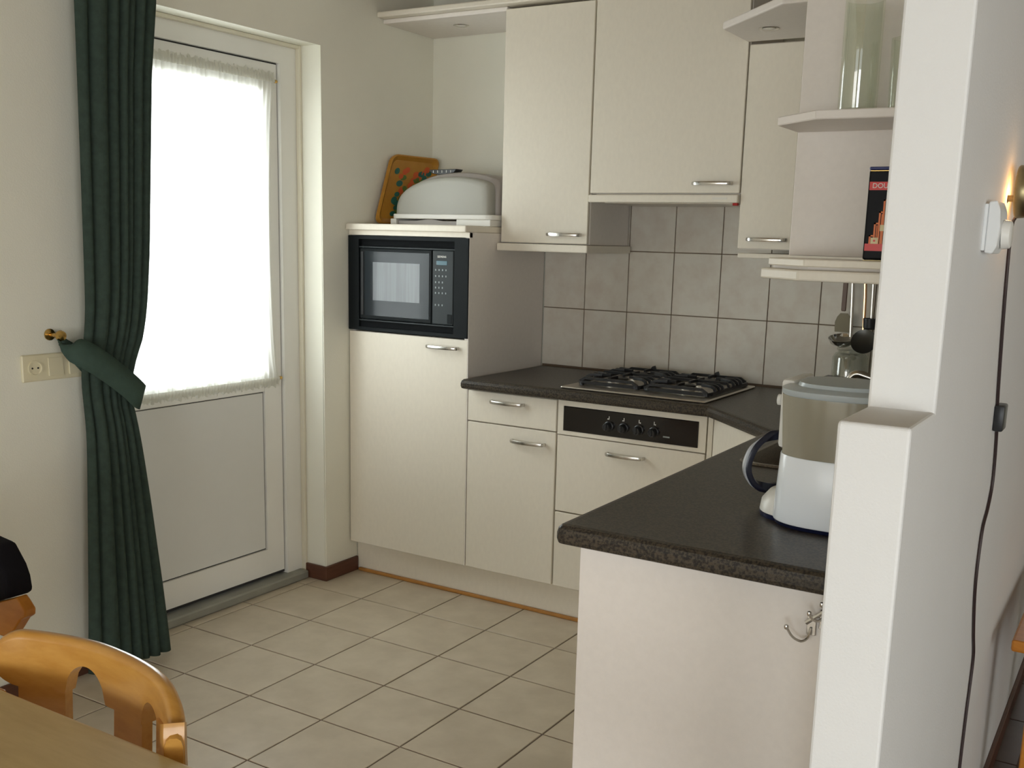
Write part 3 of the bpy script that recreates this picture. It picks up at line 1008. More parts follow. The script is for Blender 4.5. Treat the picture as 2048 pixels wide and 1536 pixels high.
for gx0, gx1 in ((0.905, 1.158), (1.172, 1.428)):
    bm = new()
    zt_ = ZT + 0.040
    y0, y1 = -0.505, -0.105
    fr = []
    for x, y in rrect(gx0, gx1, y0, y1, 0.02, 3):
        fr.append((x, y, ZT + 0.018))
    fr.append(fr[0])
    sweep(bm, fr, [(-0.005, -0.006), (0.005, -0.006), (0.005, 0.006), (-0.005, 0.006)])
    xm, ym = (gx0 + gx1) / 2, (y0 + y1) / 2
    # fingers: raised arms bent over the burners
    sq = [(-0.0045, -0.005), (0.0045, -0.005), (0.0045, 0.005), (-0.0045, 0.005)]
    for yy in (-0.405, -0.215):
        for s in (-1, 1):
            xo = gx0 if s < 0 else gx1
            for off in (-0.038, 0.0, 0.038):
                le = 0.088 if off == 0 else 0.060
                sweep(bm, [(xo, yy + off, ZT + 0.018), (xo - s * 0.006, yy + off, ZT + 0.034), (xo - s * 0.018, yy + off * 0.95, zt_), (xo - s * le, yy + off * 0.55, zt_)], sq)
        for s in (-1, 1):
            sweep(bm, [(xm, yy + s * 0.093, zt_ - 0.004), (xm, yy + s * 0.08, zt_), (xm, yy + s * 0.028, zt_)], sq)
    sweep(bm, [(gx0, ym, ZT + 0.022), (gx0 + 0.01, ym, zt_ - 0.002), (gx1 - 0.01, ym, zt_ - 0.002), (gx1, ym, ZT + 0.022)], sq)
    for yy in (y0, y1):
        sweep(bm, [(gx0 + 0.01, yy, ZT + 0.022), (gx0 + 0.03, yy, zt_ - 0.005), (gx1 - 0.03, yy, zt_ - 0.005), (gx1 - 0.01, yy, ZT + 0.022)], sq)
    prism(bm, [(xm - 0.014, zt_ - 0.006), (xm + 0.014, zt_ - 0.006), (xm + 0.006, zt_ + 0.014), (xm - 0.004, zt_ + 0.010)], y1 - 0.005, y1 + 0.005, axis='y')
    for x in (gx0 + 0.012, gx1 - 0.012):
        for y in (y0 + 0.012, y1 - 0.012):
            box(bm, x - 0.006, x + 0.006, y - 0.006, y + 0.006, ZT + 0.0095, ZT + 0.016)
    obj('pan_support', bm, IRON, hb)
bm = new()
lathe(bm, [(0.008, 0.0), (0.008, 0.006), (0.006, 0.009), (0.0, 0.009)], (0.930, -0.522, ZT + 0.009), 14)
obj('ignition_button', bm, BLK, hb, smooth=True)

# ---------------------------------------------------------------- wall cupboards
YU = -0.3645


def wall_cab(name, label, x0, x1, z0, z1, hx, hz, wd=0.14, loc=None):
    t = thing(name, label, 'cabinet', ((x0 + x1) / 2, -0.18, z0))
    bm = B(x0, x1, YU + 0.02, -0.010, z0, z1)
    obj('body', bm, CABP, t)
    d = obj('door', B(x0 + 0.001, x1 - 0.002, YU, YU + 0.018, z0 + 0.002, z1 - 0.004, 0.002), CAB, t)
    handle(d, hx, hz, YU, wd)
    return t


wc1 = wall_cab('wall_cabinet', 'narrow cream wall cupboard left of the extractor hood', 0.4545, 0.8465, 1.439, 2.326, 0.746, 1.475, 0.14)
bm = new()
box(bm, 0.4545, 0.862, YU - 0.030, -0.012, 1.408, 1.4375, 0.004, 2)
obj('light_rail', bm, CAB, wc1)
wc2 = wall_cab('wall_cabinet', 'wide cream wall cupboard above the hob and extractor', 0.8495, 1.4405, 1.630, 2.326, 1.340, 1.665, 0.14)
wc3 = wall_cab('wall_cabinet', 'narrow low cream wall cupboard in the corner below the spotlight canopy', 1.4435, 1.634, 1.440, 2.128, 1.5505, 1.474, 0.135)
bm = new()
box(bm, 1.455, 2.0, YU - 0.024, -0.012, 1.410, 1.4265, 0.003, 2)
obj('light_rail', bm, CAB, wc3)
ho = thing('extractor_hood', 'cream slide-out extractor hood under the wide wall cupboard', 'hood', (1.145, -0.2, 1.59))
obj('hood_body', B(0.870, 1.438, YU + 0.01, -0.012, 1.600, 1.629, 0.002), CAB, ho)
fp = obj('front_strip', B(0.8495, 1.438, YU - 0.012, YU + 0.01, 1.598, 1.626, 0.004, 2), CAB, ho)
obj('label_print', B(1.345, 1.400, YU - 0.0126, YU - 0.0115, 1.609, 1.617), mat('faint_print', (0.72, 0.69, 0.62), 0.6), fp)
obj('red_switch', B(1.418, 1.436, YU - 0.004, YU + 0.014, 1.589, 1.5985, 0.001), REDS, ho)
obj('grease_filter', B(0.90, 1.41, YU + 0.03, -0.05, 1.596, 1.5995), STEEL, ho)

# cornice and lit canopy at the left
cn = thing('cornice', 'cream cornice board with a canopy over the niche of the white bread bin', 'cornice', (0.6, -0.2, 2.33))
bm = new()
box(bm, XL + 0.002, 1.4405, YU - 0.028, -0.010, 2.336, 2.358, 0.005, 2)
obj('cornice_board', bm, CAB, cn)
bm = new()
box(bm, XL + 0.002, 0.4535, -0.352, 0.004, 2.318, 2.3355, 0.004, 2)
obj('canopy_board', bm, CABP, cn)


def downlight(x, y, z, label):
    t = thing('downlight', label, 'spotlight', (x, y, z), 0, 'recessed spotlights in the canopies')
    bm = new()
    lathe(bm, [(0.022, 0.004), (0.022, -0.001), (0.030, -0.003), (0.033, -0.001), (0.033, 0.0)], (x, y, z), 24)
    obj('ring', bm, CHROME, t, smooth=True)
    bm = new()
    lathe(bm, [(0.021, 0.0), (0.021, -0.0015), (0.012, -0.003), (0.0, -0.0035)], (x, y, z), 20)
    obj('lens', bm, LENS, t, smooth=True)
    return t


downlight(0.128, -0.195, 2.318, 'small round spotlight in the canopy over the bread bin')

# corner canopy at the right
cy = thing('corner_canopy', 'cream canopy board with a slanted edge above the corner wall cupboard', 'canopy', (1.7, -0.5, 2.13))
bm = new()
prism(bm, [(1.438, -0.610), (1.720, -0.885), (2.02, -0.885), (2.02, -0.375), (1.438, -0.375)], 2.131, 2.155, 0.005, 2)
obj('canopy_board', bm, CABP, cy)
downlight(1.578, -0.570, 2.131, 'small round spotlight in the canopy over the corner cupboard')

# right run: wall cupboard with end panel, then open end shelves
XE, YE = 2.012, -1.590
rw = thing('wall_cabinet', 'cream wall cupboard on the right wall whose side carries the open shelves', 'cabinet', (2.2, -1.0, 1.434))
obj('side_panel', B(XE, XW - 0.003, YE, YE + 0.018, 1.4335, 2.33, 0.0015), CABP, rw)
obj('body', B(XE + 0.019, XW - 0.010, YE + 0.019, -0.40, 1.4335, 2.33), CARC, rw)
obj('door', B(XE, XE + 0.018, YE + 0.02, -0.90, 1.436, 2.326, 0.002), CAB, rw)
sh = thing('end_shelf', 'open cream end shelves with cut corners beside the white pillar', 'shelf', (2.2, -1.7, 1.37))
dx = 0.0


def shelfpoly(l, r0):
    return [(XE, YE - 0.0015), (XE, YE - 0.143), (XE + 0.106, YE - 0.234), (XW - 0.003, YE - 0.222), (XW - 0.003, YE - 0.0015)]


bm = new()
prism(bm, shelfpoly(0, 0), 1.7015, 1.7195, 0.002)
obj('shelf_board', bm, CABP, sh)
bm = new()
prism(bm, [(XE - 0.002, YE - 0.0015), (XE - 0.002, YE - 0.133), (XE + 0.106, YE - 0.238), (XW - 0.003, YE - 0.232), (XW - 0.003, YE - 0.0015)], 1.4135, 1.4290, 0.002)
obj('shelf_board', bm, CAB, sh)
bm = new()
prism(bm, [(XE + 0.004, YE + 0.05), (XE + 0.004, YE - 0.118), (XE + 0.110, YE - 0.222), (XW - 0.003, YE - 0.216), (XW - 0.003, YE + 0.05)], 1.4075, 1.4133)
obj('shelf_packer', bm, CABP, sh)
bm = new()
prism(bm, [(XE - 0.012, YE + 0.05), (XE - 0.012, YE - 0.150), (XE + 0.100, YE - 0.256), (XW - 0.003, YE - 0.25), (XW - 0.003, YE + 0.05)], 1.3855, 1.4073, 0.004, 2)
obj('light_rail', bm, CAB, sh)

# ---------------------------------------------------------------- things on the end shelves
def vase(c, r, h, label, flare=0.0, name='glass_vase'):
    bm = new()
    lathe(bm, [(r * 0.97, 0.0), (r, 0.004), (r * (1 + flare), h), (r * (1 + flare) - 0.0025, h + 0.0008), (r * (1 + flare) - 0.004, h), (r - 0.005, 0.012), (0.0, 0.010)], c, 40)
    return tag(obj(name, bm, VASE, smooth=True), label, 'vase')


vase((2.167, -1.705, 1.7200), 0.0385, 0.222, 'tall clear glass cylinder vase on the upper end shelf')
vase((2.262, -1.720, 1.7200), 0.030, 0.140, 'shorter clear glass behind the pillar edge, right of the tall vase', 0.12, 'drinking_glass')['category'] = 'glass'

tin = thing('coffee_tin', 'black and red coffee tin with an orange stepped picture on the lower shelf', 'tin', (2.266, -1.735, 1.4292))
TX0, TX1, TY0, TY1, TZa, TZb = 2.222, 2.324, -1.785, -1.69, 1.4292, 1.612
bm = new()
box(bm, TX0, TX1, TY0, TY1, TZa + 0.002, TZb - 0.006, 0.004, 2)
obj('can', bm, TINB, tin)
obj('lid', B(TX0 - 0.0005, TX1 + 0.0005, TY0 - 0.0005, TY1 + 0.0005, TZb - 0.006, TZb, 0.002), TINBL, tin)
obj('foot', B(TX0 + 0.001, TX1 - 0.001, TY0 + 0.001, TY1 - 0.001, TZa, TZa + 0.002), OLDBR, tin)
yt = TY0 - 0.0006
bd = obj('red_band', B(TX0 + 0.003, TX1 - 0.003, yt, TY0 + 0.001, 1.567, 1.583), TINR, tin)
obj('red_band', B(TX0 + 0.003, TX1 - 0.003, yt, TY0 + 0.001, 1.449, 1.463), TINR, tin)
obj('gold_line', B(TX0 + 0.003, TX1 - 0.003, yt, TY0 + 0.001, 1.6035, 1.6048), BRASS, tin)
t = text_bm('DOUWE', 0.0135, align='LEFT')
t.transform(Matrix.Translation((TX0 + 0.0085, yt - 0.0004, 1.575)))
obj('lettering', t, MARK, bd)
bm = new()
steps = [(0.010, 1.480), (0.018, 1.504), (0.026, 1.526), (0.033, 1.549)]
for k, (a, zt2) in enumerate(steps):
    box(bm, TX0 + a, TX0 + a + 0.0035, yt, TY0 + 0.001, 1.463, zt2)
    box(bm, TX0 + a, TX0 + (steps[k + 1][0] if k < 3 else 0.045), yt, TY0 + 0.001, zt2 - 0.003, zt2)
    box(bm, TX0 + a + 0.005, TX0 + a + 0.007, yt, TY0 + 0.001, 1.463, zt2 - 0.005)
obj('stepped_picture', bm, TINO, tin)['kind'] = 'stuff'
obj('cream_panel', B(TX0 + 0.014, TX0 + 0.028, yt - 0.0002, TY0 + 0.001, 1.463, 1.475), TINC, tin)
obj('cream_panel', B(TX0 + 0.030, TX0 + 0.042, yt - 0.0002, TY0 + 0.001, 1.488, 1.500), TINC, tin)
bm = new()
lathe(bm, [(0.0022, 0.0), (0.0022, -0.0006), (0, -0.0006)], (TX0 + 0.021, yt - 0.0002, 1.469), 10, 'y')
obj('red_dot', bm, TINR, tin)

# ---------------------------------------------------------------- things on the tall cupboard
tr = thing('serving_tray', 'ochre wooden tray painted with fruit and leaves leaning in the corner', 'tray', (-0.12, -0.3, 1.5))
TL, TR_, BL = Vector((-0.146, -0.318, 1.797)), Vector((-0.116, -0.012, 1.797)), Vector((-0.132, -0.447, 1.5035))
eh, ev_ = (TR_ - TL), (BL - TL)
nrm = eh.cross(ev_).normalized()
if nrm.x < 0:
    nrm = -nrm


def trp(a, b, d):
    return TL + eh * a + ev_ * b + nrm * d


bm = new()
lo = []
for d_, ins in ((0.0, 0.02), (0.004, 0.0), (0.016, -0.0), (0.018, 0.02), (0.006, 0.075)):
    ring = [bm.verts.new(trp(x, y, d_)) for x, y in rrect(ins, 1 - ins, ins, 1 - ins, 0.12 - ins * 0.3, 6)]
    lo.append(ring)
for a, b in zip(lo, lo[1:]):
    for k in range(len(a)):
        bm.faces.new((a[k], a[(k + 1) % len(a)], b[(k + 1) % len(a)], b[k]))
bm.faces.new(lo[0])
bm.faces.new(lo[-1])
obj('tray_board', bm, TRAYM, tr)
rt = random.Random(3)
for nm, mt_, spots in (
        ('painted_leaf', TEAL, [(0.20, 0.20), (0.30, 0.40), (0.30, 0.58), (0.32, 0.72), (0.27, 0.68), (0.35, 0.80), (0.50, 0.62), (0.30, 0.90), (0.70, 0.22), (0.78, 0.28), (0.52, 0.80), (0.85, 0.20), (0.60, 0.52)]),
        ('painted_leaf', LEAFG, [(0.35, 0.30), (0.42, 0.48), (0.47, 0.60), (0.37, 0.88), (0.62, 0.32), (0.40, 0.66), (0.72, 0.36)]),
        ('painted_fruit', REDP, [(0.36, 0.20), (0.40, 0.17), (0.30, 0.28), (0.56, 0.34), (0.60, 0.24), (0.52, 0.42), (0.36, 0.52), (0.52, 0.72), (0.66, 0.30), (0.80, 0.14), (0.75, 0.20), (0.50, 0.68)])):
    for a, b in spots:
        bm = new()
        b = 0.06 + b * 0.88
        ra, rb = rt.uniform(0.045, 0.07), rt.uniform(0.036, 0.058)
        bm.faces.new([bm.verts.new(trp(a + ra * math.cos(q * PI / 5), b + rb * math.sin(q * PI / 5), 0.0068 + rt.uniform(0, 0.0008))) for q in range(10)])
        obj(nm, bm, mt_, tr)

bb = thing('bread_bin', 'white domed bread bin with a black handle on the tall cupboard', 'bread bin', (0.18, -0.33, 1.5005))
FP = spline([(-0.050, 1.546, 0), (-0.046, 1.585, 0), (-0.026, 1.622, 0), (0.020, 1.655, 0), (0.090, 1.680, 0), (0.160, 1.692, 0), (0.227, 1.696, 0), (0.300, 1.693, 0), (0.360, 1.684, 0), (0.400, 1.672, 0), (0.413, 1.655, 0), (0.417, 1.620, 0), (0.418, 1.546, 0)], 4)


def arch_solid(levels, keep_caps=True):
    """loft scaled copies of the front outline along y; levels of (y, inset, lift)"""
    bm = new()
    rs = []
    for y, ins, lift in levels:
        rs.append([bm.verts.new((0.185 + (p.x - 0.185) * (1 - ins / 0.23), y, 1.546 + (p.y - 1.546) * (1 + lift / 0.15))) for p in FP])
    n = len(FP)
    for a, b in zip(rs, rs[1:]):
        for k in range(n):
            bm.faces.new((a[k], a[(k + 1) % n], b[(k + 1) % n], b[k]))
    bm.faces.new(rs[0])
    bm.faces.new(rs[-1])
    return bm


obj('lid', arch_solid([(-0.408, 0.030, -0.020), (-0.405, 0.012, -0.008), (-0.396, 0.002, -0.001), (-0.385, 0.0, 0.0), (-0.352, 0.0, 0.0)]), DOME, bb, smooth=True)
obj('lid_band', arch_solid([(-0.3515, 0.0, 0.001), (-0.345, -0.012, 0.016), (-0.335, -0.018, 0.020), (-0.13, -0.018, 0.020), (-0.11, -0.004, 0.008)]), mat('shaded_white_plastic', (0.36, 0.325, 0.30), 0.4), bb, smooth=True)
bm = new()
prism(bm, [(x, y) for x, y in rrect(-0.062, 0.446, -0.425, -0.06, 0.04, 5)], 1.5255, 1.5455, 0.004, 2)
obj('base', bm, WPLW, bb)
obj('foot', B(-0.062, -0.032, -0.420, -0.08, 1.5005, 1.5253, 0.002), WPLW, bb)
obj('foot', B(0.275, 0.440, -0.420, -0.08, 1.5005, 1.5253, 0.002), WPLW, bb)
bm = new()
pts = [(-0.030, 1.5005), (0.273, 1.5005), (0.273, 1.518), (0.20, 1.518), (0.155, 1.523), (0.13, 1.5245), (0.105, 1.523), (0.06, 1.518), (-0.030, 1.518)]
prism(bm, pts, -0.405, -0.39, axis='y')
obj('grip_recess', bm, mat('grey_plastic', (0.42, 0.39, 0.37), 0.5), bb)
bm = new()
prism(bm, [(0.064, 1.729), (0.206, 1.731), (0.194, 1.717), (0.165, 1.7085), (0.125, 1.7075), (0.082, 1.713)], -0.325, -0.275, 0.002, axis='y')
hd = obj('handle', bm, BLK, bb)
for k in range(5):
    obj('grip_line', B(0.088 + k * 0.022, 0.0905 + k * 0.022, -0.3262, -0.3248, 1.716, 1.726), MARK, hd)

# ---------------------------------------------------------------- utensils, rack shelf, jar
YK = -0.045
rl = thing('utensil_rail', 'steel rail under the wall cupboards that holds kitchen utensils', 'rail', (1.86, YK, 1.36))
bm = tube(new(), [(1.66, YK, 1.372), (2.10, YK, 1.372)], 0.005, 8)
obj('bar', bm, CHROME, rl, smooth=True)
for x in (1.68, 2.08):
    obj('bracket', B(x - 0.006, x + 0.006, YK - 0.004, 0.0, 1.365, 1.380, 0.001), CHROME, rl)


def utensil(name, label, x, parts, top=1.372):
    t = thing(name, label, name.replace('_', ' '), (x, YK, 1.2), 0, 'utensils hanging on the rail')
    for nm, bm, mt_ in parts:
        q = obj(nm, bm, mt_, t, smooth=True)
        if nm == 'perforation':
            q['kind'] = 'stuff'
    return t


def hang(bm, x, y, z):
    tube(bm, [(x, y + 0.001, z - 0.02), (x, y, z), (x, y + 0.001, 1.365)], 0.0025, 6, up=(1, 0, 0))
    return bm


hb1 = new()
box(hb1, 1.745, 1.763, YK - 0.017, YK - 0.011, 1.226, 1.355, 0.003)
hang(hb1, 1.755, YK - 0.014, 1.36)
bl = new()
prism(bl, [(1.728, 1.150), (1.726, 1.185), (1.733, 1.205), (1.744, 1.219), (1.770, 1.219), (1.782, 1.205), (1.787, 1.185), (1.785, 1.150)], YK - 0.016, YK - 0.0135, 0.0006, axis='y')
utensil('spatula', 'brown-handled spatula with a flat pale blade, leftmost on the utensil rail', 1.755, [('handle', hb1, mat('dark_brown_handle', (0.16, 0.10, 0.075), 0.35)), ('blade', bl, mat('dull_steel_blade', (0.26, 0.225, 0.15), 0.45, spec=0.3))])
hb2 = new()
tube(hb2, [(1.778, YK - 0.012, 1.36), (1.784, YK - 0.015, 1.25), (1.790, YK - 0.022, 1.135)], 0.0055, 8, up=(1, 0, 0))
hang(hb2, 1.777, YK - 0.012, 1.36)
bw = new()
lathe(bw, [(0.0, -0.034), (0.024, -0.030), (0.043, -0.018), (0.051, 0.0), (0.049, 0.0), (0.041, -0.017), (0.021, -0.028), (0.0, -0.032)], (1.768, YK - 0.052, 1.133), 26)
bw.transform(Matrix.Translation((1.768, YK - 0.052, 1.133)) @ Matrix.Rotation(0.25, 4, 'X') @ Matrix.Translation((-1.768, -(YK - 0.052), -1.133)))
utensil('ladle', 'polished steel ladle with a round bowl hanging over the glass jar', 1.775, [('handle', hb2, STEEL), ('bowl', bw, MIRR)])
hb3 = new()
tube(hb3, [(1.822, YK - 0.012, 1.36), (1.828, YK - 0.015, 1.28), (1.834, YK - 0.020, 1.145)], 0.0055, 8, up=(1, 0, 0))
hang(hb3, 1.821, YK - 0.012, 1.36)
bs = new()
lathe(bs, [(0.0, -0.010), (0.028, -0.008), (0.045, 0.0), (0.045, 0.003), (0.027, -0.005), (0.0, -0.007)], (0, 0, 0), 26)
bs.transform(Matrix.Translation((1.862, YK - 0.125, 1.130)) @ Matrix.Rotation(1.15, 4, 'X'))
hol = new()
for a in range(-3, 4):
    for b in range(-3, 4):
        if a * a + b * b < 9.5:
            lathe(hol, [(0.0022, 0.0), (0.0022, 0.0006), (0, 0.0006)], (a * 0.011, b * 0.011, -0.0098 + 0.0022 * (a * a + b * b) / 9.5), 6)
hol.transform(Matrix.Translation((1.862, YK - 0.125, 1.130)) @ Matrix.Rotation(1.15, 4, 'X'))
utensil('skimmer', 'round dark perforated skimmer with a copper-coloured handle', 1.83, [('handle', hb3, mat('copper_steel', (0.72, 0.42, 0.22), 0.2, 1.0)), ('disc', bs, mat('dark_steel', (0.07, 0.07, 0.065), 0.3, 0.8)), ('perforation', hol, STEEL)])
hb4 = new()
tube(hb4, [(1.852, YK - 0.012, 1.36), (1.858, YK - 0.02, 1.20)], 0.005, 8, up=(1, 0, 0))
hang(hb4, 1.852, YK - 0.012, 1.36)
cu = new()
lathe(cu, [(0.018, 0.0), (0.024, 0.006), (0.026, 0.040), (0.023, 0.040), (0.02, 0.006), (0, 0.004)], (1.860, YK - 0.045, 1.168), 20)
utensil('sauce_ladle', 'small black cup-shaped ladle, rightmost on the utensil rail', 1.855, [('handle', hb4, STEEL), ('cup', cu, BLK)])

sf = thing('wall_shelf', 'small dark shelf fixed to the tiles behind the coffee maker', 'shelf', (1.85, -0.07, 0.96))
obj('board', B(1.70, 2.05, -0.135, -0.001, 0.966, 0.982, 0.003), mat('dark_grey_plastic', (0.10, 0.10, 0.10), 0.4), sf)
for x in (1.74, 2.0):
    bm = new()
    prism(bm, [(-0.001, 0.966), (-0.10, 0.966), (-0.001, 0.925)], x - 0.004, x + 0.004, axis='x')
    obj('bracket', bm, BLKM, sf)
jr = thing('glass_jar', 'clear lidded glass jar on the small shelf below the ladle', 'jar', (1.795, -0.072, 0.9825))
bm = new()
r = 0.062
lathe(bm, [(r * 0.9, 0.0), (r, 0.006), (r, 0.078), (r * 0.85, 0.093), (r * 0.72, 0.097), (r * 0.72, 0.104), (r * 0.66, 0.104), (r * 0.66, 0.096), (r * 0.93, 0.077), (r * 0.93, 0.008), (0, 0.006)], (1.795, -0.072, 0.9825), 30)
obj('glass', bm, JARG, jr, smooth=True)
bm = new()
lathe(bm, [(r * 0.76, 0.1045), (r * 0.78, 0.106), (r * 0.78, 0.112), (r * 0.5, 0.116), (0, 0.117)], (1.795, -0.072, 0.9825), 26)
obj('lid', bm, JARG, jr, smooth=True)

# ---------------------------------------------------------------- coffee maker
cm = thing('coffee_maker', 'white coffee maker with a smoky water tank on the peninsula worktop', 'coffee maker', (2.235, -1.905, ZT))
CXm, CYm = 2.242, -1.905


def sup(rx, ry, p=0.75, n=44, c=(CXm, CYm), lean=0.0):
    o = []
    for k in range(n):
        a = 2 * PI * k / n
        ca, sa = math.cos(a), math.sin(a)
        o.append((c[0] + rx * math.copysign(abs(ca) ** p, ca), c[1] + ry * math.copysign(abs(sa) ** p, sa)))
    return o


def stack(levels, n=44, cap=True):
    bm = new()
    rs = [[bm.verts.new((x, y, z)) for x, y in poly] for poly, z in levels]
    for a, b in zip(rs, rs[1:]):
        for k in range(len(a)):
            bm.faces.new((a[k], a[(k + 1) % len(a)], b[(k + 1) % len(a)], b[k]))
    if cap:
        bm.faces.new(rs[0])
        bm.faces.new(rs[-1])
    return bm


RX, RY = 0.116, 0.108
obj('foot', stack([(sup(RX - 0.004, RY - 0.004), ZT + 0.0002), (sup(RX, RY), ZT + 0.008)]), NAVY, cm, smooth=True)
obj('housing', stack([(sup(RX, RY), ZT + 0.0085), (sup(RX + 0.001, RY + 0.001), ZT + 0.012), (sup(RX - 0.006, RY - 0.006), 1.052), (sup(RX - 0.007, RY - 0.007), 1.055)]), WPL, cm, smooth=True)
obj('water_tank', stack([(sup(RX - 0.009, RY - 0.006), 1.0555), (sup(RX - 0.002, RY - 0.002), 1.168), (sup(RX - 0.002, RY - 0.002), 1.172)]), TANK, cm, smooth=True)
obj('lid', stack([(sup(RX - 0.003, RY), 1.1725), (sup(RX - 0.001, RY + 0.002), 1.176), (sup(RX - 0.001, RY + 0.002), 1.184), (sup(RX - 0.012, RY - 0.008), 1.189), (sup(RX - 0.030, RY - 0.024), 1.190), (sup(RX - 0.032, RY - 0.026), 1.197), (sup(RX - 0.045, RY - 0.04), 1.1985)]), LIDM, cm, smooth=True)
bm = new()
box(bm, 2.122, 2.150, -1.930, -1.79, 1.057, 1.196, 0.008, 2)
obj('filter_column', bm, WPLW, cm, smooth=True)
bm = new()
lathe(bm, [(0.006, 0.0), (0.011, -0.004), (0.011, -0.010), (0.0, -0.012)], (2.124, -1.915, 1.152), 16, 'x')
obj('latch', bm, WPLW, cm, smooth=True)
HC = (2.118, -1.80)
obj('hotplate_base', stack([(sup(0.066, 0.085, 1.0, c=(2.152, -1.880)), ZT + 0.0002), (sup(0.068, 0.087, 1.0, c=(2.152, -1.880)), ZT + 0.010)]), NAVY, cm, smooth=True)
obj('hotplate_cover', stack([(sup(0.067, 0.086, 1.0, c=(2.152, -1.880)), ZT + 0.0104), (sup(0.064, 0.083, 1.0, c=(2.152, -1.880)), ZT + 0.030), (sup(0.052, 0.07, 1.0, c=(2.154, -1.880)), ZT + 0.048), (sup(0.034, 0.05, 1.0, c=(2.158, -1.880)), ZT + 0.055)]), WPLW, cm, smooth=True)
# carafe with a black loop handle towards the cooker
ca = thing('coffee_jug', 'glass coffee jug with a black loop handle standing in the coffee maker', 'jug', (2.17, -1.72, ZT))
jx, jy = 2.165, -1.700
bm = new()
lathe(bm, [(0.045, 0.0), (0.058, 0.008), (0.064, 0.05), (0.058, 0.09), (0.046, 0.115), (0.044, 0.125), (0.041, 0.125), (0.043, 0.113), (0.056, 0.088), (0.061, 0.05), (0.055, 0.011), (0, 0.006)], (jx, jy, ZT + 0.012), 30)
obj('glass', bm, JARG, ca, smooth=True)
bm = new()
lathe(bm, [(0.047, 0.0), (0.050, 0.004), (0.050, 0.014), (0.040, 0.022), (0.0, 0.025)], (jx, jy, ZT + 0.1365), 26)
obj('lid', bm, BLK, ca, smooth=True)
bm = new()
lathe(bm, [(0.046, 0.0), (0.047, 0.0), (0.047, 0.011), (0.046, 0.011)], (jx, jy, ZT + 0.0005), 26)
box(bm, 2.105, 2.121, jy - 0.012, jy + 0.012, ZT + 0.03, ZT + 0.135, 0.003)
obj('collar', bm, BLK, ca)
HS = 0.016
hp = [(2.115, -1.742, 1.048), (2.083, -1.80, 1.062), (2.060, -1.835, 1.060), (2.040, -1.858, 1.040), (2.030, -1.868, 1.010), (2.030, -1.868, 0.985), (2.040, -1.858, 0.962), (2.058, -1.838, 0.950), (2.085, -1.800, 0.950), (2.115, -1.745, 0.954)]
hp = [(x + HS * (x < 2.11), y, z) for x, y, z in hp]
bm = sweep(new(), spline(hp, 6), [(-0.009, -0.006), (0.009, -0.006), (0.011, 0), (0.009, 0.006), (-0.009, 0.006), (-0.011, 0)], up=(0.83, 0.55, 0.0))
ho_ = obj('handle', bm, mat('blue_black_plastic', (0.012, 0.013, 0.026), 0.3), ca, smooth=True)
hp2 = [Vector(p) + Vector((-0.0055, -0.0035, 0)) for p in hp[2:8]]
bm = sweep(new(), spline(hp2, 6), [(-0.007, -0.0035), (0.007, -0.0035), (0.007, 0.0035), (-0.007, 0.0035)], up=(0.83, 0.55, 0.0))
obj('handle_inlay', bm, SILV, ho_, smooth=True, label='silver strip round the outside of the handle')

# ---------------------------------------------------------------- dining table and chairs
tb = thing('dining_table', 'pale wooden dining table reaching out of the picture at the bottom', 'table', (1.35, -3.5, 0))
bm = new()
prism(bm, rrect(0.55, 2.02, -3.93, -3.072, 0.04, 4), 0.722, 0.750, 0.008, 3)
obj('tabletop', bm, TABW, tb)
for x in (0.64, 1.93):
    for y in (-3.84, -3.16):
        obj('leg', B(x - 0.03, x + 0.03, y - 0.03, y + 0.03, 0.0, 0.7215, 0.004), TABW, tb)
for ya in (-3.17, -3.85):
    obj('apron', B(0.67, 1.90, ya, ya + 0.02, 0.63, 0.7215), TABW, tb)

ch = thing('dining_chair', 'honey varnished chair with an arched curved top rail pushed up to the table', 'chair', (1.42, -3.15, 0))
plan = spline([(1.168, -3.005, 0), (1.235, -2.975, 0), (1.337, -2.952, 0), (1.42, -2.953, 0), (1.495, -2.965, 0), (1.56, -2.985, 0), (1.615, -3.015, 0), (1.650, -3.050, 0)], 14)
bm = new()
rings = []
NS = len(plan)
for k, p in enumerate(plan):
    s = k / (NS - 1)
    x = p.x
    top = 0.800
    bot = 0.705
    if x < 1.215:
        q = (1.215 - x) / (1.215 - 1.168)
        top = 0.800 - 0.042 * (1 - math.sqrt(max(0, 1 - q * q)))
        bot = 0.705 + 0.040 * (1 - math.sqrt(max(0, 1 - q * q)))
    if x > 1.50:
        q = min((x - 1.50) / (1.650 - 1.50), 1)
        top = 0.800 - 0.040 * q ** 2.4
    if 1.294 < x < 1.386:
        q = (x - 1.340) / 0.046
        bot = max(bot, 0.705 + 0.055 * math.sqrt(max(0, 1 - q * q)))
    if 1.492 < x < 1.556:
        q = (x - 1.524) / 0.032
        bot = max(bot, 0.705 + 0.048 * math.sqrt(max(0, 1 - q * q)))
    t = (plan[min(k + 1, NS - 1)] - plan[max(k - 1, 0)]).normalized()
    nn = Vector((-t.y, t.x, 0)) * 0.0125
    ring = []
    for a, z in ((-1, bot), (-1, top - 0.012), (-0.8, top - 0.004), (-0.4, top), (0.4, top), (0.8, top - 0.004), (1, top - 0.012), (1, bot)):
        ring.append(bm.verts.new((p.x + nn.x * a, p.y + nn.y * a, max(z, bot + 0.002) if z != bot else bot)))
    rings.append(ring)
for a, b in zip(rings, rings[1:]):
    for k in range(8):
        bm.faces.new((a[k], a[(k + 1) % 8], b[(k + 1) % 8], b[k]))
bm.faces.new(rings[0])
bm.faces.new(rings[-1])
obj('top_rail', bm, OAK, ch, smooth=True)


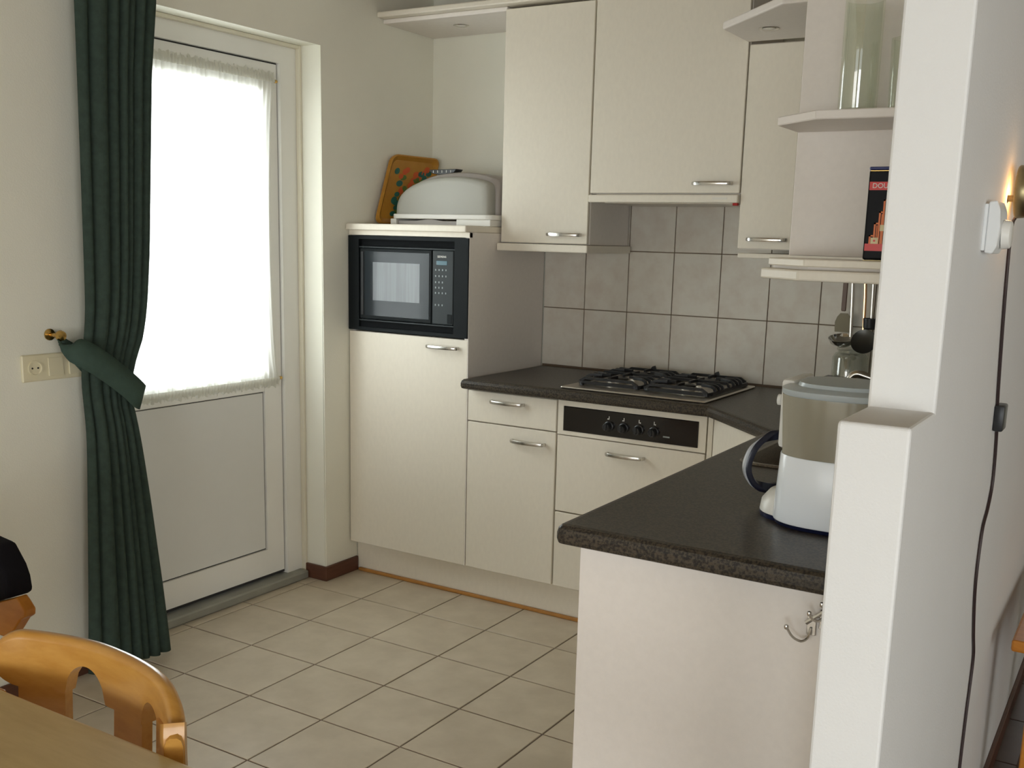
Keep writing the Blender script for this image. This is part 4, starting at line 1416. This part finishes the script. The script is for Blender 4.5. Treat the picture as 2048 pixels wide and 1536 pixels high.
def slat(xa, xb, ya, yb, z1=0.715, th=0.018):
    bm = new()
    d = Vector((xb - xa, yb - ya, 0)).normalized()
    nn = Vector((-d.y, d.x, 0)) * th / 2
    lv = []
    for z, off in ((0.462, -0.05), (0.55, -0.022), (0.64, -0.004), (z1, 0.0)):
        o = nn.normalized() * off
        pts = [Vector((xa, ya, z)) - nn + o, Vector((xb, yb, z)) - nn + o, Vector((xb, yb, z)) + nn + o, Vector((xa, ya, z)) + nn + o]
        lv.append([bm.verts.new(p) for p in pts])
    for a, b in zip(lv, lv[1:]):
        for k in range(4):
            bm.faces.new((a[k], a[(k + 1) % 4], b[(k + 1) % 4], b[k]))
    bm.faces.new(lv[0])
    bm.faces.new(lv[-1])
    return bm


obj('slat', slat(1.205, 1.293, -2.987, -2.962), OAK, ch)
obj('slat', slat(1.408, 1.488, -2.953, -2.964), OAK, ch)
obj('stile', slat(1.562, 1.606, -2.988, -3.012, 0.745, 0.030), OAK, ch)
bm = new()
sweep(bm, [(1.632, -3.034, 0.772), (1.636, -3.038, 0.760), (1.638, -3.040, 0.730), (1.636, -3.038, 0.705)], [(-0.014, -0.012), (0.014, -0.012), (0.018, 0), (0.014, 0.012), (-0.014, 0.012), (-0.018, 0)], up=(0.8, -0.6, 0))
obj('rail_end', bm, OAK, ch, smooth=True)
bm = new()
prism(bm, rrect(1.16, 1.60, -3.42, -2.985, 0.05, 4), 0.435, 0.461, 0.006, 2)
obj('seat', bm, OAK, ch)
for x, y in ((1.20, -3.38), (1.56, -3.38), (1.20, -3.02), (1.56, -3.02)):
    bm = new()
    sweep(bm, [(x, y, 0.0), (x, y, 0.4345)], [(-0.018, -0.018), (0.018, -0.018), (0.018, 0.018), (-0.018, 0.018)], up=(0, 1, 0), scale=[0.8, 1.0])
    obj('leg', bm, OAK, ch)

c2 = thing('dining_chair', 'orange wooden chair under the black garment at the left edge', 'chair', (0.6, -2.72, 0))
YC = -2.72
bm = new()
prism(bm, [(0.36, 0.60), (0.40, 0.59), (0.762, 0.60), (0.785, 0.626), (0.806, 0.650), (0.823, 0.660), (0.825, 0.674), (0.808, 0.690), (0.797, 0.6985), (0.770, 0.688), (0.719, 0.670), (0.60, 0.653), (0.45, 0.646), (0.352, 0.655)], YC - 0.013, YC + 0.013, 0.003, 2, axis='y')
obj('top_rail', bm, ORNG, c2)
for xa in (0.39, 0.48, 0.57):
    obj('slat', B(xa, xa + 0.07, YC - 0.009, YC + 0.009, 0.455, 0.60, 0.002), ORNG, c2)
obj('seat', B(0.37, 0.69, YC - 0.40, YC + 0.02, 0.43, 0.455, 0.006, 2), ORNG, c2)
for x, y in ((0.40, YC - 0.01), (0.66, YC - 0.01), (0.40, YC - 0.36), (0.66, YC - 0.36)):
    obj('leg', B(x - 0.017, x + 0.017, y - 0.017, y + 0.017, 0.0, 0.4295, 0.003), ORNG, c2)
bm = new()
gp = [(0.33, 0.66), (0.45, 0.648), (0.60, 0.655), (0.719, 0.672), (0.770, 0.690), (0.797, 0.700), (0.792, 0.735), (0.780, 0.760), (0.745, 0.800), (0.60, 0.815), (0.42, 0.80), (0.34, 0.74)]
prism(bm, gp, YC - 0.030, YC + 0.030, 0.010, 3, axis='y')
tag(obj('garment', bm, GARM, smooth=True), 'black garment hung over the back of the orange chair', 'garment')

# ---------------------------------------------------------------- living side of the partition
th = thing('thermostat', 'white room thermostat with a round dial on the partition wall', 'thermostat', (XV, -2.02, 1.455))
obj('back_plate', B(XV, XV + 0.006, -2.058, -1.975, 1.455, 1.531, 0.001), THERM, th)
bm = new()
prism(bm, [(XV + 0.0062, 1.452), (XV + 0.018, 1.450), (XV + 0.024, 1.462), (XV + 0.0265, 1.492), (XV + 0.024, 1.522), (XV + 0.018, 1.536), (XV + 0.0062, 1.534)], -2.060, -1.973, 0.0015, axis='y')
obj('cover', bm, THERM, th)
bm = new()
lathe(bm, [(0.024, 0.0), (0.024, 0.003), (0.0225, 0.012), (0.020, 0.0135), (0.0, 0.0135)], (XV + 0.0262, -2.015, 1.482), 24, 'x')
obj('dial', bm, WPLW, th, smooth=True)

LX, LYc, LZc = XV + 0.012, -1.795, 1.563
la = thing('wall_lamp', 'aged brass domed wall lamp with a black cord on the partition wall', 'lamp', (XV, LYc, LZc))
bm = new()
lathe(bm, [(0.046, 0.015), (0.048, 0.018), (0.047, 0.030), (0.043, 0.044), (0.030, 0.056), (0.026, 0.062), (0.026, 0.085), (0.019, 0.095), (0.0, 0.098), (0.0, 0.096), (0.018, 0.093), (0.024, 0.084), (0.024, 0.061), (0.028, 0.054), (0.041, 0.043), (0.045, 0.030), (0.0455, 0.016)], (XV, LYc, LZc), 36, 'x')
obj('shade', bm, OLDBR, la, smooth=True)
bm = tube(new(), [(XV, LYc, LZc - 0.012), (XV + 0.022, LYc, LZc - 0.012)], 0.006, 8)
obj('wall_bracket', bm, OLDBR, la, smooth=True)
bm = new()
lathe(bm, [(0.0, 0.024), (0.012, 0.029), (0.015, 0.038), (0.010, 0.047), (0.008, 0.052), (0.0, 0.052)], (XV, LYc, LZc), 16, 'x')
obj('bulb', bm, BULB, la, smooth=True)
pl = bpy.data.lights.new('lamp_light', 'POINT')
pl.energy = 3.2
pl.color = (1.0, 0.50, 0.17)
pl.shadow_soft_size = 0.012
plo = bpy.data.objects.new('lamp_light', pl)
COL.objects.link(plo)
plo.parent = la
plo.location = (0.016, 0, -0.010)
cx_ = XV + 0.004
cp_ = [(XV + 0.010, -1.735, 1.516), (cx_, -1.729, 1.49), (cx_, -1.707, 1.362), (cx_, -1.66, 1.209), (cx_, -1.632, 1.14), (cx_, -1.590, 1.07), (cx_, -1.567, 0.974), (cx_, -1.60, 0.92), (cx_, -1.650, 0.884), (cx_, -1.665, 0.80), (cx_, -1.648, 0.729), (cx_, -1.600, 0.64), (cx_, -1.557, 0.575), (cx_, -1.56, 0.50), (cx_, -1.569, 0.437), (cx_, -1.575, 0.309), (cx_, -1.57, 0.06)]
cp_ = [Vector(p) for p in cp_]
cp_[0] = Vector((XV + 0.016, -1.790, LZc - 0.046))
obj('cord', tube(new(), spline(cp_, 6), 0.0032, 8, up=(0, 1, 0)), mat('dark_cord', (0.035, 0.02, 0.02), 0.5), la, smooth=True)
bm = new()
box(bm, XV + 0.0005, XV + 0.020, -1.648, -1.594, 1.092, 1.146, 0.004, 2)
sw = obj('cord_switch', bm, BLK, la, smooth=True)

sd = thing('side_table', 'low orange-brown wooden table at the foot of the partition wall', 'table', (2.8, -0.95, 0))
obj('tabletop', B(2.530, 3.1, -1.245, -0.55, 0.490, 0.520, 0.006, 2), ORNG, sd)
for x in (2.60, 3.05):
    for y in (-1.20, -0.62):
        obj('leg', B(x - 0.022, x + 0.022, y - 0.022, y + 0.022, 0.0, 0.4895, 0.003), ORNG, sd)
bpy.context.view_layer.update()
